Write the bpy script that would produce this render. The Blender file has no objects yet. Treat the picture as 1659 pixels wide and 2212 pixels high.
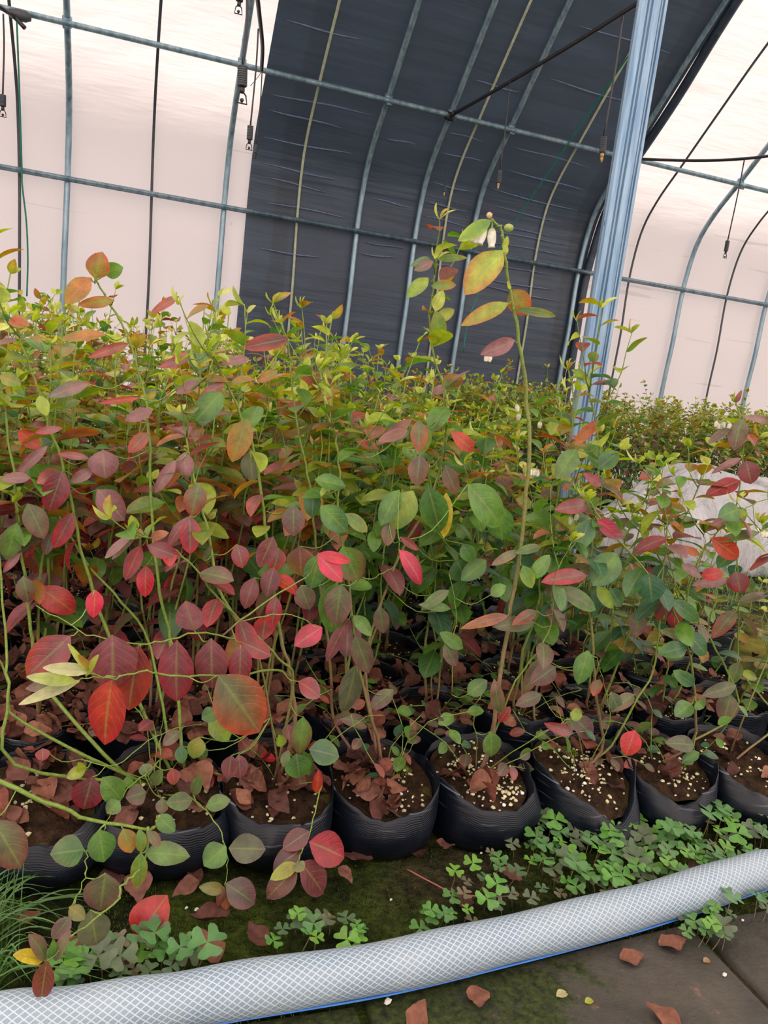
import bpy, math, random
import numpy as np
from mathutils import Vector, Matrix

# ------------------------------------------------------------------ camera
F = 1660.0
CH = 0.80
CXP, CYP = 829.5, 1106.0
V1 = np.array([4961., 298., F]); V2 = np.array([-1107., 9180., F])
AX = V1/np.linalg.norm(V1)
AD = V2-AX*(V2 @ AX); AD /= np.linalg.norm(AD)
AZ = -AD; AY = np.cross(AZ, AX)
RM = np.array([AX, AY, AZ])            # world = RM @ (right, down, forward)
CP = np.array([0., 0., CH])
scn = bpy.context.scene
cam_d = bpy.data.cameras.new('camera')
cam = bpy.data.objects.new('camera', cam_d)
scn.collection.objects.link(cam)
right, down, fwd = RM[:, 0], RM[:, 1], RM[:, 2]
M = Matrix(((right[0], -down[0], -fwd[0], 0), (right[1], -down[1], -fwd[1], 0), (right[2], -down[2], -fwd[2], CH), (0, 0, 0, 1)))
cam.matrix_world = M
cam_d.sensor_fit = 'VERTICAL'; cam_d.sensor_height = 36.0
cam_d.lens = 36.0*F/2212.0
cam_d.clip_start = 0.02; cam_d.clip_end = 200
scn.camera = cam
def ray(px, py): return RM @ (np.array([px-CXP, py-CYP, F])/F)
def G(px, py, z=0.0):
    d = ray(px, py); return CP+d*((z-CH)/d[2])
def W(px, py, y):
    d = ray(px, py); return CP+d*(y/d[1])

# ------------------------------------------------------------------ world, sun, exposure
scn.view_settings.view_transform = 'Standard'
scn.view_settings.look = 'None'
scn.view_settings.gamma = 1.0
scn.view_settings.use_curve_mapping = False
scn.view_settings.exposure = 0.45
wd = bpy.data.worlds.new('sky'); scn.world = wd; wd.use_nodes = True
bg = wd.node_tree.nodes['Background']
bg.inputs[0].default_value = (1.0, 0.93, 0.95, 1); bg.inputs[1].default_value = 0.60
sd = bpy.data.lights.new('sun', 'SUN'); sd.energy = 10.0; sd.angle = 0.7; sd.color = (1.0, 0.93, 0.87)
sun = bpy.data.objects.new('sun', sd); scn.collection.objects.link(sun)
sdir = Vector((-0.35, -0.52, 0.80))     # towards the sun: high, slightly behind the camera and to the left
sun.rotation_euler = sdir.to_track_quat('Z', 'Y').to_euler()
sun.location = (0, 0, 12)
cy = scn.cycles
cy.max_bounces = 8; cy.diffuse_bounces = 5; cy.glossy_bounces = 3; cy.transmission_bounces = 6; cy.transparent_max_bounces = 8
cy.sample_clamp_indirect = 6.0
cy.use_denoising = True
cy.caustics_reflective = False; cy.caustics_refractive = False

# ------------------------------------------------------------------ helpers
COL = scn.collection
def lin(c):
    return tuple((x/255./12.92) if x/255. <= 0.04045 else ((x/255.+0.055)/1.055)**2.4 for x in c)
class MB:
    """collects shapes for one mesh object"""
    def __init__(s): s.v = []; s.f = []; s.c = []; s.uv = []; s.n = 0; s.mi = []
    def add(s, v, f, c=(1, 1, 1), uv=None, mi=0):
        v = np.asarray(v, float); k = len(v)
        s.v.append(v)
        s.f.extend([tuple(i+s.n for i in q) for q in f])
        s.mi.extend([mi]*len(f))
        c = np.asarray(c, float)
        s.c.append(np.tile(c, (k, 1)) if c.ndim == 1 else c)
        s.uv.append(np.zeros((k, 2)) if uv is None else np.asarray(uv, float))
        s.n += k
    def mesh(s, name, mats, smooth=True, org=(0, 0, 0)):
        me = bpy.data.meshes.new(name)
        if s.n:
            V = np.vstack(s.v)-np.asarray(org)
            me.from_pydata(V.tolist(), [], s.f)
            ca = me.color_attributes.new('Col', 'FLOAT_COLOR', 'POINT')
            C4 = np.hstack([np.vstack(s.c), np.ones((s.n, 1))]).astype(np.float32)
            ca.data.foreach_set('color', C4.ravel())
            ul = me.uv_layers.new(name='UVMap')
            li = np.zeros(len(me.loops), dtype=np.int32); me.loops.foreach_get('vertex_index', li)
            ul.data.foreach_set('uv', np.vstack(s.uv)[li].astype(np.float32).ravel())
            me.polygons.foreach_set('use_smooth', [smooth]*len(me.polygons))
        if not isinstance(mats, (list, tuple)): mats = [mats]
        for m in mats: me.materials.append(m)
        if len(mats) > 1: me.polygons.foreach_set('material_index', s.mi)
        me.update()
        return me
def obj(name, mb, mats, parent=None, smooth=True, loc=None, org=None):
    """link ONE mesh object; org = world point the vertices are measured from"""
    o_ = (0, 0, 0) if org is None else org
    me = mb.mesh(name, mats, smooth, o_) if isinstance(mb, MB) else mb
    o = bpy.data.objects.new(name, me); COL.objects.link(o)
    if parent is not None: o.parent = parent
    elif org is not None: o.location = org
    if loc is not None: o.location = loc
    return o
def tag(o, label=None, cat=None, group=None, kind=None):
    if label: o['label'] = label
    if cat: o['category'] = cat
    if group: o['group'] = group
    if kind: o['kind'] = kind
    return o
def empty(name, loc=(0, 0, 0)):
    o = bpy.data.objects.new(name, None); COL.objects.link(o); o.location = loc; o.empty_display_size = 0.05
    return o
def copy_tree(o, kids, parent=None):
    c = o.copy(); COL.objects.link(c)
    if parent: c.parent = parent
    for k in kids.get(o.name, []): copy_tree(k, kids, c)
    return c
def norm(v):
    v = np.asarray(v, float); return v/max(1e-9, np.linalg.norm(v))
def tube(mb, pts, rad, sides=6, col=(1, 1, 1), cap=True, rx=1.0, uvs=1.0):
    pts = np.asarray(pts, float); n = len(pts)
    rad = np.full(n, rad) if np.isscalar(rad) else np.asarray(rad, float)
    T = np.gradient(pts, axis=0); T /= np.maximum(1e-9, np.linalg.norm(T, axis=1))[:, None]
    ref = np.array([0, 0, 1.]) if abs(T[0][2]) < 0.8 else np.array([1., 0, 0])
    V = []; N = norm(np.cross(T[0], ref)); UV = []
    L = np.concatenate([[0], np.cumsum(np.linalg.norm(np.diff(pts, axis=0), axis=1))])
    for i in range(n):
        N = norm(N-T[i]*(N @ T[i])); B = np.cross(T[i], N)
        for k in range(sides+1):
            a = 2*math.pi*k/sides
            V.append(pts[i]+(N*math.cos(a)*rx+B*math.sin(a))*rad[i]); UV.append((k/sides, L[i]*uvs))
    S = sides+1
    Fc = [(i*S+k, i*S+k+1, (i+1)*S+k+1, (i+1)*S+k) for i in range(n-1) for k in range(sides)]
    if cap: Fc += [tuple(range(sides-1, -1, -1)), tuple((n-1)*S+k for k in range(sides))]
    c = np.asarray(col, float)
    if c.ndim == 2: c = np.repeat(c, S, axis=0)
    mb.add(V, Fc, c, UV)
def smooth_path(pts, k=4):
    """Catmull-Rom through pts"""
    P = np.asarray(pts, float); P = np.vstack([2*P[0]-P[1], P, 2*P[-1]-P[-2]]); out = []
    for i in range(1, len(P)-2):
        for j in range(k):
            t = j/k; a, b, c, d = P[i-1], P[i], P[i+1], P[i+2]
            out.append(0.5*((2*b)+(-a+c)*t+(2*a-5*b+4*c-d)*t*t+(-a+3*b-3*c+d)*t**3))
    out.append(P[-2]); return np.array(out)
def box(mb, lo, hi, col=(1, 1, 1)):
    x0, y0, z0 = lo; x1, y1, z1 = hi
    V = [(x0, y0, z0), (x1, y0, z0), (x1, y1, z0), (x0, y1, z0), (x0, y0, z1), (x1, y0, z1), (x1, y1, z1), (x0, y1, z1)]
    mb.add(V, [(3, 2, 1, 0), (4, 5, 6, 7), (0, 1, 5, 4), (1, 2, 6, 5), (2, 3, 7, 6), (3, 0, 4, 7)], col)
def lathe(mb, prof, org, axis=(0, 0, 1), sides=10, col=(1, 1, 1)):
    ax = norm(axis); a = norm(np.cross(ax, (0.3, 1, 0.1))); b = np.cross(ax, a); org = np.asarray(org)
    V = []; n = len(prof)
    for r, h in prof:
        for k in range(sides):
            t = 2*math.pi*k/sides; V.append(org+ax*h+(a*math.cos(t)+b*math.sin(t))*r)
    Fc = [(i*sides+k, i*sides+(k+1) % sides, (i+1)*sides+(k+1) % sides, (i+1)*sides+k) for i in range(n-1) for k in range(sides)]
    Fc += [tuple(range(sides-1, -1, -1)), tuple((n-1)*sides+k for k in range(sides))]
    mb.add(V, Fc, col)

# ------------------------------------------------------------------ materials
class NT:
    def __init__(s, name):
        s.m = bpy.data.materials.new(name); s.m.use_nodes = True; s.t = s.m.node_tree
        s.t.nodes.clear(); s.out = s.t.nodes.new('ShaderNodeOutputMaterial')
    def n(s, typ, **kw):
        x = s.t.nodes.new(typ)
        for k, v in kw.items():
            if k.startswith('i_'):
                key = k[2:]; key = int(key) if key.isdigit() else key
                x.inputs[key].default_value = v
            else: setattr(x, k, v)
        return x
    def l(s, a, b): s.t.links.new(a, b)
    def math(s, op, a, b=0.0, c=None):
        x = s.t.nodes.new('ShaderNodeMath'); x.operation = op
        for i, q in enumerate((a, b) if c is None else (a, b, c)):
            if isinstance(q, (int, float)): x.inputs[i].default_value = q
            else: s.l(q, x.inputs[i])
        return x.outputs[0]
    def mix(s, f, a, b, typ='MIX'):
        x = s.t.nodes.new('ShaderNodeMix'); x.data_type = 'RGBA'; x.blend_type = typ
        for i, q in ((0, f), (6, a), (7, b)):
            if isinstance(q, (int, float)): x.inputs[i].default_value = q
            elif isinstance(q, tuple): x.inputs[i].default_value = (*q, 1)
            else: s.l(q, x.inputs[i])
        return x.outputs[2]
    def noise(s, scale, detail=3, rough=0.55, vec=None, out=0, dist=0.0):
        x = s.n('ShaderNodeTexNoise'); x.inputs['Scale'].default_value = scale
        x.inputs['Detail'].default_value = detail; x.inputs['Roughness'].default_value = rough; x.inputs['Distortion'].default_value = dist
        if vec is not None: s.l(vec, x.inputs['Vector'])
        return x.outputs[out]
    def ramp(s, f, a, b, c0=0.0, c1=1.0):
        x = s.n('ShaderNodeMapRange'); s.l(f, x.inputs[0]); x.inputs[1].default_value = a; x.inputs[2].default_value = b
        x.inputs[3].default_value = c0; x.inputs[4].default_value = c1; return x.outputs[0]
    def coord(s, kind='Object', scale=(1, 1, 1), rot=(0, 0, 0)):
        t = s.n('ShaderNodeTexCoord'); m = s.n('ShaderNodeMapping'); s.l(t.outputs[kind], m.inputs[0])
        m.inputs['Scale'].default_value = scale; m.inputs['Rotation'].default_value = rot; return m.outputs[0]
    def bump(s, h, strength=0.3, dist=0.01):
        x = s.n('ShaderNodeBump'); s.l(h, x.inputs['Height']); x.inputs['Strength'].default_value = strength
        x.inputs['Distance'].default_value = dist; return x.outputs[0]
    def pbr(s, col, rough=0.6, bump=None, metal=0.0, spec=0.5):
        b = s.n('ShaderNodeBsdfPrincipled')
        for nm, q in (('Base Color', col), ('Roughness', rough), ('Metallic', metal), ('Specular IOR Level', spec)):
            if isinstance(q, (int, float)): b.inputs[nm].default_value = q
            elif isinstance(q, tuple): b.inputs[nm].default_value = (*q, 1)
            else: s.l(q, b.inputs[nm])
        if bump is not None: s.l(bump, b.inputs['Normal'])
        return b.outputs[0]
    def done(s, sh): s.l(sh, s.out.inputs[0]); return s.m

def mat_leaf(name='leaf', trans=0.40, rough=0.38, veins=True, sat=1.0):
    t = NT(name)
    a = t.n('ShaderNodeAttribute', attribute_name='Col').outputs['Color']
    uv = t.n('ShaderNodeUVMap').outputs[0]
    sp = t.n('ShaderNodeSeparateXYZ'); t.l(uv, sp.inputs[0])
    u = t.math('ABSOLUTE', t.math('SUBTRACT', sp.outputs[0], 0.5))
    v = sp.outputs[1]
    no = t.noise(55, 3, 0.6, t.coord('Object'))
    mott = t.ramp(no, 0.35, 0.7, 0.72, 1.18)
    c = t.mix(1.0, a, mott, 'MULTIPLY') if False else None
    hs = t.n('ShaderNodeHueSaturation'); t.l(a, hs.inputs['Color']); t.l(mott, hs.inputs['Value']); hs.inputs['Saturation'].default_value = sat
    c = hs.outputs[0]
    ph = t.math('ADD', t.math('MULTIPLY', t.math('SUBTRACT', v, t.math('MULTIPLY', t.math('POWER', u, 1.25), 0.8)), 38.0), t.math('MULTIPLY', no, 5.0))
    sv = t.math('SINE', ph)
    side = t.ramp(sv, 0.80, 1.0)
    mid = t.ramp(u, 0.05, 0.015)
    if veins:
        vm = t.math('MAXIMUM', mid, t.math('MULTIPLY', side, 0.28))
        c = t.mix(t.math('MULTIPLY', vm, 0.45), c, lin((150, 160, 85)))
    b = t.bump(t.math('ADD', t.math('MULTIPLY', side, -0.5), t.math('MULTIPLY', no, 1.6)), 0.28, 0.002)
    p = t.pbr(c, rough, b, spec=0.8)
    hs2 = t.n('ShaderNodeHueSaturation'); t.l(c, hs2.inputs['Color']); hs2.inputs['Saturation'].default_value = 1.15; hs2.inputs['Value'].default_value = 1.35
    tr = t.n('ShaderNodeBsdfTranslucent'); t.l(hs2.outputs[0], tr.inputs[0]); t.l(b, tr.inputs[1])
    mx = t.n('ShaderNodeMixShader', i_0=trans); t.l(p, mx.inputs[1]); t.l(tr.outputs[0], mx.inputs[2])
    return t.done(mx.outputs[0])
def mat_attr(name, rough=0.6, bscale=120, bstr=0.3, spec=0.4):
    t = NT(name); a = t.n('ShaderNodeAttribute', attribute_name='Col').outputs['Color']
    no = t.noise(bscale, 3, 0.6, t.coord('Object'))
    hs = t.n('ShaderNodeHueSaturation'); t.l(a, hs.inputs['Color']); t.l(t.ramp(no, 0.3, 0.7, 0.75, 1.2), hs.inputs['Value'])
    return t.done(t.pbr(hs.outputs[0], rough, t.bump(no, bstr, 0.003), spec=spec))
M_LEAF = mat_leaf()
M_CLOVER = mat_leaf('clover leaf', 0.3, 0.5, False)
M_GRASS = mat_leaf('grass blade', 0.3, 0.45, False)
M_DRY = mat_attr('dry leaf', 0.75, 90, 0.7, 0.25)
M_STEM = mat_attr('stem bark', 0.5, 160, 0.4, 0.4)
M_FLOWER = mat_leaf('petal', 0.4, 0.4, False)
M_PERL = mat_attr('perlite', 0.8, 300, 0.4, 0.3)

def mat_bag():
    t = NT('black bag film'); uv = t.n('ShaderNodeUVMap').outputs[0]
    sp = t.n('ShaderNodeSeparateXYZ'); t.l(uv, sp.inputs[0]); v = sp.outputs[1]
    wob = t.noise(6, 3, 0.5, t.coord('Object'))
    ph = t.math('MULTIPLY', t.math('ADD', v, t.math('MULTIPLY', wob, 0.35)), 165.0)
    ribs = t.math('MULTIPLY', t.math('MULTIPLY', t.math('SINE', ph), t.ramp(v, 0.45, 0.95)), t.ramp(t.noise(7, 3, 0.6, t.coord('Object')), 0.4, 0.65))
    st = t.noise(40, 4, 0.6, t.coord('Object', (0.25, 0.25, 2.2)))
    dust = t.noise(9, 5, 0.7, t.coord('Object'))
    h = t.math('ADD', t.math('MULTIPLY', ribs, 0.35), t.math('MULTIPLY', st, 1.2))
    c = t.mix(t.ramp(dust, 0.52, 0.78, 0, 0.55), lin((8, 15, 27)), lin((34, 48, 66)))
    sc = t.ramp(t.noise(60, 2, 0.5, t.coord('Object', (0.12, 0.12, 3.0), (0, 0.15, 0))), 0.66, 0.74)
    c = t.mix(t.math('MULTIPLY', sc, 0.45), c, lin((130, 145, 160)))
    return t.done(t.pbr(c, t.ramp(dust, 0.3, 0.7, 0.34, 0.55), t.bump(h, 0.30, 0.004), spec=0.4))
M_BAG = mat_bag()
def mat_soil():
    t = NT('potting soil'); o = t.coord('Object')
    n1 = t.noise(38, 5, 0.7, o); n2 = t.noise(160, 3, 0.7, o)
    c = t.mix(t.ramp(n1, 0.35, 0.68), lin((26, 19, 15)), lin((78, 57, 40)))
    gr = t.ramp(t.noise(11, 3, 0.6, o), 0.60, 0.72)
    c = t.mix(t.math('MULTIPLY', gr, 0.75), c, lin((92, 110, 38)))
    return t.done(t.pbr(c, 0.95, t.bump(t.math('ADD', n1, t.math('MULTIPLY', n2, 0.6)), 1.0, 0.012), spec=0.15))
M_SOIL = mat_soil()
def mat_ground():
    t = NT('mossy ground'); o = t.coord('Object')
    n1 = t.noise(5.5, 5, 0.65, o); n2 = t.noise(60, 4, 0.7, o); n3 = t.noise(260, 2, 0.6, o); n4 = t.noise(2.2, 3, 0.5, o)
    dark = t.mix(t.ramp(n2, 0.35, 0.65), lin((16, 19, 11)), lin((40, 48, 20)))
    moss = t.mix(t.ramp(n2, 0.3, 0.7), lin((34, 46, 16)), lin((84, 100, 36)))
    c = t.mix(t.ramp(n1, 0.42, 0.64), dark, moss)
    soil = t.mix(t.ramp(n2, 0.3, 0.7), lin((38, 30, 24)), lin((84, 70, 56)))
    c = t.mix(t.ramp(n4, 0.52, 0.66), c, soil)
    sp = t.n('ShaderNodeSeparateXYZ'); t.l(o, sp.inputs[0])
    yel = t.mix(t.ramp(n1, 0.35, 0.65), lin((84, 84, 30)), lin((146, 138, 60)))
    k = t.math('MULTIPLY', t.ramp(sp.outputs[1], 1.55, 1.8), t.ramp(sp.outputs[0], 1.25, 1.45))
    c = t.mix(t.math('MULTIPLY', k, t.ramp(t.noise(3.1, 3, 0.6, o), 0.46, 0.60)), c, yel)
    return t.done(t.pbr(c, 0.95, t.bump(t.math('ADD', n2, t.math('MULTIPLY', n3, 0.5)), 1.0, 0.01), spec=0.1))
M_GROUND = mat_ground()
def mat_slab():
    t = NT('worn paving'); o = t.coord('Object')
    n1 = t.noise(7, 6, 0.7, o); n2 = t.noise(90, 4, 0.65, o); n3 = t.noise(18, 4, 0.6, o)
    c = t.mix(t.ramp(n1, 0.3, 0.7), lin((56, 56, 51)), lin((92, 86, 78)))
    c = t.mix(t.ramp(n3, 0.64, 0.72, 0, 0.7), c, lin((150, 112, 98)))
    sp = t.n('ShaderNodeSeparateXYZ'); t.l(o, sp.inputs[0])
    k = t.math('ADD', t.ramp(sp.outputs[0], 0.35, 0.76, 0.34, -0.16), t.math('MULTIPLY', t.math('SUBTRACT', n1, 0.5), 1.0))
    mc = t.mix(t.ramp(n2, 0.35, 0.65), lin((26, 31, 17)), lin((66, 78, 34)))
    c = t.mix(t.ramp(k, 0.0, 0.12), c, mc)
    return t.done(t.pbr(c, 0.8, t.bump(t.math('ADD', n2, n1), 0.6, 0.006), spec=0.3))
M_SLAB = mat_slab()
def mat_film():
    t = NT('white greenhouse film'); o = t.coord('Object')
    fold = t.noise(1.6, 4, 0.6, t.coord('Object', (0.5, 2.6, 2.6)))
    st = t.noise(3.0, 3, 0.5, t.coord('Object', (0.22, 7, 9)))
    dirt = t.noise(9, 5, 0.75, o)
    c = t.mix(t.ramp(dirt, 0.68, 0.80, 0, 0.7), lin((242, 232, 228)), lin((150, 138, 96)))
    c = t.mix(t.ramp(st, 0.69, 0.72, 0, 0.22), c, lin((150, 140, 140)))
    b = t.bump(fold, 0.25, 0.05)
    d = t.n('ShaderNodeBsdfDiffuse'); t.l(c, d.inputs[0])
    tr = t.n('ShaderNodeBsdfTranslucent'); t.l(c, tr.inputs[0]); t.l(b, tr.inputs[1])
    mx = t.n('ShaderNodeMixShader', i_0=0.60); t.l(d.outputs[0], mx.inputs[1]); t.l(tr.outputs[0], mx.inputs[2])
    return t.done(mx.outputs[0])
M_FILM = mat_film()
def mat_shade():
    t = NT('dark shade cloth'); o = t.coord('Object')
    n = t.noise(2.0, 5, 0.6, t.coord('Object', (0.8, 3, 3)))
    weave = t.noise(380, 1, 0.5, o)
    a = t.n('ShaderNodeAttribute', attribute_name='Col').outputs['Color']
    c = t.mix(t.ramp(n, 0.3, 0.75), lin((32, 45, 58)), lin((50, 65, 84)))
    c = t.mix(1.0, c, a, 'MULTIPLY')
    bu = t.bump(t.math('ADD', t.noise(2.4, 3, 0.5, t.coord('Object', (0.35, 5, 6))), t.math('MULTIPLY', weave, 0.05)), 0.3, 0.04)
    p = t.pbr(c, 0.5, bu, spec=0.5)
    tr = t.n('ShaderNodeBsdfTranslucent'); tr.inputs[0].default_value = (0.02, 0.027, 0.036, 1)
    ad = t.n('ShaderNodeAddShader'); t.l(p, ad.inputs[0]); t.l(tr.outputs[0], ad.inputs[1])
    return t.done(ad.outputs[0])
M_SHADE = mat_shade()
def mat_galv(name, c0, c1, rough=0.38, metal=0.75, scale=(30, 30, 3)):
    t = NT(name); n = t.noise(1.0, 4, 0.6, t.coord('Object', scale)); n2 = t.noise(40, 3, 0.6, t.coord('Object'))
    c = t.mix(t.ramp(n, 0.35, 0.65), lin(c0), lin(c1))
    return t.done(t.pbr(c, t.ramp(n2, 0.3, 0.7, rough-.08, rough+.14), t.bump(n2, 0.08, 0.002), metal))
M_GALV = mat_galv('galvanised pipe', (106, 136, 152), (156, 180, 192), 0.40, 0.55)
def mat_pole():
    t = NT('galvanised pole'); n = t.noise(1.0, 4, 0.6, t.coord('Object', (60, 60, 4))); o = t.coord('Object')
    pit = t.ramp(t.noise(1.0, 4, 0.7, t.coord('Object', (120, 120, 14))), 0.68, 0.72)
    c = t.mix(t.ramp(n, 0.3, 0.7), lin((98, 132, 164)), lin((150, 176, 196)))
    c = t.mix(pit, c, lin((52, 64, 78)))
    return t.done(t.pbr(c, 0.42, t.bump(n, 0.1, 0.002), 0.55))
M_POLE = mat_pole()
def mat_plain(name, c, rough=0.5, metal=0.0, spec=0.5, ns=30, amp=0.2):
    t = NT(name); n = t.noise(ns, 3, 0.6, t.coord('Object')); c = lin(c)
    cc = t.mix(t.ramp(n, 0.3, 0.7), tuple(x*(1-amp) for x in c), tuple(min(1, x*(1+amp)) for x in c))
    return t.done(t.pbr(cc, rough, t.bump(n, 0.15, 0.002), metal, spec))
M_BLACK = mat_plain('black plastic', (38, 36, 42), 0.45)
M_WEIGHT = mat_plain('grey weight plastic', (62, 66, 72), 0.5)
M_BRASS = mat_plain('amber nozzle', (190, 150, 90), 0.4)
M_STRAP = mat_plain('film strap', (168, 176, 150), 0.6)
M_CORD = mat_plain('green cord', (20, 120, 100), 0.6)
M_BLUE = mat_plain('blue stripe plastic', (40, 110, 190), 0.4)
def mat_hose():
    t = NT('braided hose'); uv = t.n('ShaderNodeUVMap').outputs[0]
    sp = t.n('ShaderNodeSeparateXYZ'); t.l(uv, sp.inputs[0])
    A = t.math('MULTIPLY', sp.outputs[0], 24.0); B = t.math('MULTIPLY', sp.outputs[1], 86.0)
    def ln(e):
        fr = t.math('ABSOLUTE', t.math('SUBTRACT', t.math('FRACT', e), 0.5)); return t.ramp(fr, 0.36, 0.43)
    l = t.math('MAXIMUM', ln(t.math('ADD', A, B)), ln(t.math('SUBTRACT', A, B)))
    o = t.coord('Object'); d = t.noise(14, 5, 0.7, o)
    base = t.mix(t.ramp(d, 0.35, 0.7), lin((132, 158, 182)), lin((156, 174, 188)))
    c = t.mix(l, base, lin((200, 214, 222)))
    sp2 = t.n('ShaderNodeSeparateXYZ'); t.l(o, sp2.inputs[0])
    c = t.mix(t.ramp(t.noise(30, 4, 0.7, o), 0.68, 0.78, 0, 0.6), c, lin((150, 132, 108)))
    p = t.pbr(c, 0.34, t.bump(l, 0.35, 0.002), spec=0.5)
    tr = t.n('ShaderNodeBsdfTranslucent'); t.l(c, tr.inputs[0])
    mx = t.n('ShaderNodeMixShader', i_0=0.15); t.l(p, mx.inputs[1]); t.l(tr.outputs[0], mx.inputs[2])
    return t.done(mx.outputs[0])
M_HOSE = mat_hose()
def mat_sack():
    t = NT('white woven plastic'); o = t.coord('Object')
    n = t.noise(4, 5, 0.6, t.coord('Object', (1, 1, 0.3))); 
    c = t.mix(t.ramp(n, 0.3, 0.7), lin((196, 198, 206)), lin((242, 242, 244)))
    def blob(p, r, k):
        vm = t.n('ShaderNodeVectorMath', operation='DISTANCE'); t.l(t.coord('Object', k), vm.inputs[0]); vm.inputs[1].default_value = tuple(p[i]*k[i] for i in range(3))
        return t.ramp(t.math('ADD', vm.outputs['Value'], t.math('MULTIPLY', t.math('SUBTRACT', t.noise(16, 3, 0.6, o), 0.5), 0.09)), r, r*0.6)
    a = t.n('ShaderNodeAttribute', attribute_name='Col').outputs['Color']
    c = t.mix(1.0, c, a, 'MULTIPLY')
    p = t.pbr(c, 0.4, t.bump(t.noise(5, 5, 0.65, t.coord('Object', (2.2, 2.2, 0.6)), dist=0.6), 1.0, 0.06), spec=0.5)
    tr = t.n('ShaderNodeBsdfTranslucent'); t.l(c, tr.inputs[0])
    mx = t.n('ShaderNodeMixShader', i_0=0.35); t.l(p, mx.inputs[1]); t.l(tr.outputs[0], mx.inputs[2])
    return t.done(mx.outputs[0])
M_SACK = mat_sack()

# ------------------------------------------------------------------ setting: ground, slabs, film tunnel
rng = np.random.default_rng(11); R = random.Random(5)
DW = 6.2
def fnoise(x, y, s=0):
    return (np.sin(x*7.1+s)*np.cos(y*6.3+1.7*s)+0.6*np.sin(x*17.3+y*9+s*2)+0.4*np.cos(y*29.1-x*23+s*3)+0.25*np.sin(x*61+y*47))/2.2
def grid(mb, xs, ys, zf, col=(1, 1, 1)):
    X, Y = np.meshgrid(xs, ys); V = np.stack([X, Y, zf(X, Y)], -1).reshape(-1, 3); nx = len(xs)
    mb.add(V, [(j*nx+i, j*nx+i+1, (j+1)*nx+i+1, (j+1)*nx+i) for j in range(len(ys)-1) for i in range(nx-1)], col)
gm = MB(); grid(gm, np.linspace(-9, 12, 190), np.concatenate([np.linspace(-2.2, 0.5, 10), np.linspace(0.56, 2.2, 90), np.linspace(2.3, 6.4, 50)]), lambda x, y: -0.012+0.006*fnoise(x*1.5, y*1.5))
tag(obj('floor', gm, M_GROUND), kind='structure')
# paving slabs in front of the bed, joint runs away from the camera
def slab(name, poly, z0=-0.05, z1=0.0):
    mb = MB(); P = np.array(poly); c = P.mean(0); k = 10; V = []; fc = []
    n = len(P)
    V += [(c[0], c[1], z1)]
    ring = []
    for f_, z in ((0.5, z1), (0.985, z1), (1.0, z1-0.006), (1.0, z0)):
        for i in range(n):
            for j in range(k):
                p = P[i]*(1-j/k)+P[(i+1) % n]*(j/k); q = c+(p-c)*f_
                w = 0.0022*fnoise(q[0]*5, q[1]*5, 2)
                V.append((q[0]+w, q[1]-w, z+(w*0.6 if z > z0 else 0)))
    m = n*k
    fc += [(0, 1+i, 1+(i+1) % m) for i in range(m)]
    for r_ in range(3):
        fc += [(1+r_*m+i, 1+(r_+1)*m+i, 1+(r_+1)*m+(i+1) % m, 1+r_*m+(i+1) % m) for i in range(m)]
    mb.add(V, fc); o = obj(name, mb, M_SLAB); tag(o, kind='structure'); return o
yb = 0.868
slab('floor_slab_1', [(0.33, -0.2), (0.885, -0.2), (0.885, yb), (0.33, yb-0.055)])
slab('floor_slab_2', [(0.900, -0.2), (1.5, -0.2), (1.5, yb+0.02), (0.900, yb)])
slab('floor_slab_3', [(-0.30, -0.2), (0.318, -0.2), (0.318, yb-0.06), (-0.30, yb-0.06)])
# arch profile (y, z), measured on the far wall then carried over the camera to the other side
PROF = [(6.24, -0.02), (6.24, 0.9), (6.21, 1.4), (6.2, 1.87), (6.12, 2.26), (5.96, 2.5), (5.70, 2.74), (5.35, 3.07), (5.0, 3.40), (4.6, 3.72), (4.0, 4.05), (3.2, 4.36), (2.2, 4.5), (1.2, 4.36), (0.3, 4.0), (-0.5, 3.4), (-1.2, 2.6), (-1.6, 1.8), (-1.75, 0.9), (-1.8, -0.02)]
PP = smooth_path([(0, y, z) for y, z in PROF], 5)[:, 1:]
def prof_off(d):
    T = np.gradient(PP, axis=0); T /= np.linalg.norm(T, axis=1)[:, None]
    Nn = np.stack([T[:, 1], -T[:, 0]], 1)   # outward
    return PP+Nn*d
def arch_sheet(mb, xs, d, i0=0, i1=None, col=None, ripple=0.0, seed=0):
    Q = prof_off(d)[i0:i1]; V = []; n = len(Q); C = []
    for x in xs:
        for j, (y, z) in enumerate(Q):
            w = ripple*fnoise(x*0.6, z*2.2+y*1.1, seed)
            V.append((x, y+w, z+w*0.3)); C.append(col(x, y, z) if col else (1, 1, 1))
    mb.add(V, [(i*n+j, i*n+j+1, (i+1)*n+j+1, (i+1)*n+j) for i in range(len(xs)-1) for j in range(n-1)], np.array(C))
m = MB(); arch_sheet(m, np.linspace(-8, 11, 150), 0.055, 0, 48, ripple=0.012)
tag(obj('wall_far', m, M_FILM), kind='structure')
m = MB(); arch_sheet(m, np.linspace(-8, 11, 60), 0.055, 47, None, ripple=0.01)
tag(obj('ceiling', m, M_FILM), kind='structure')

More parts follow.
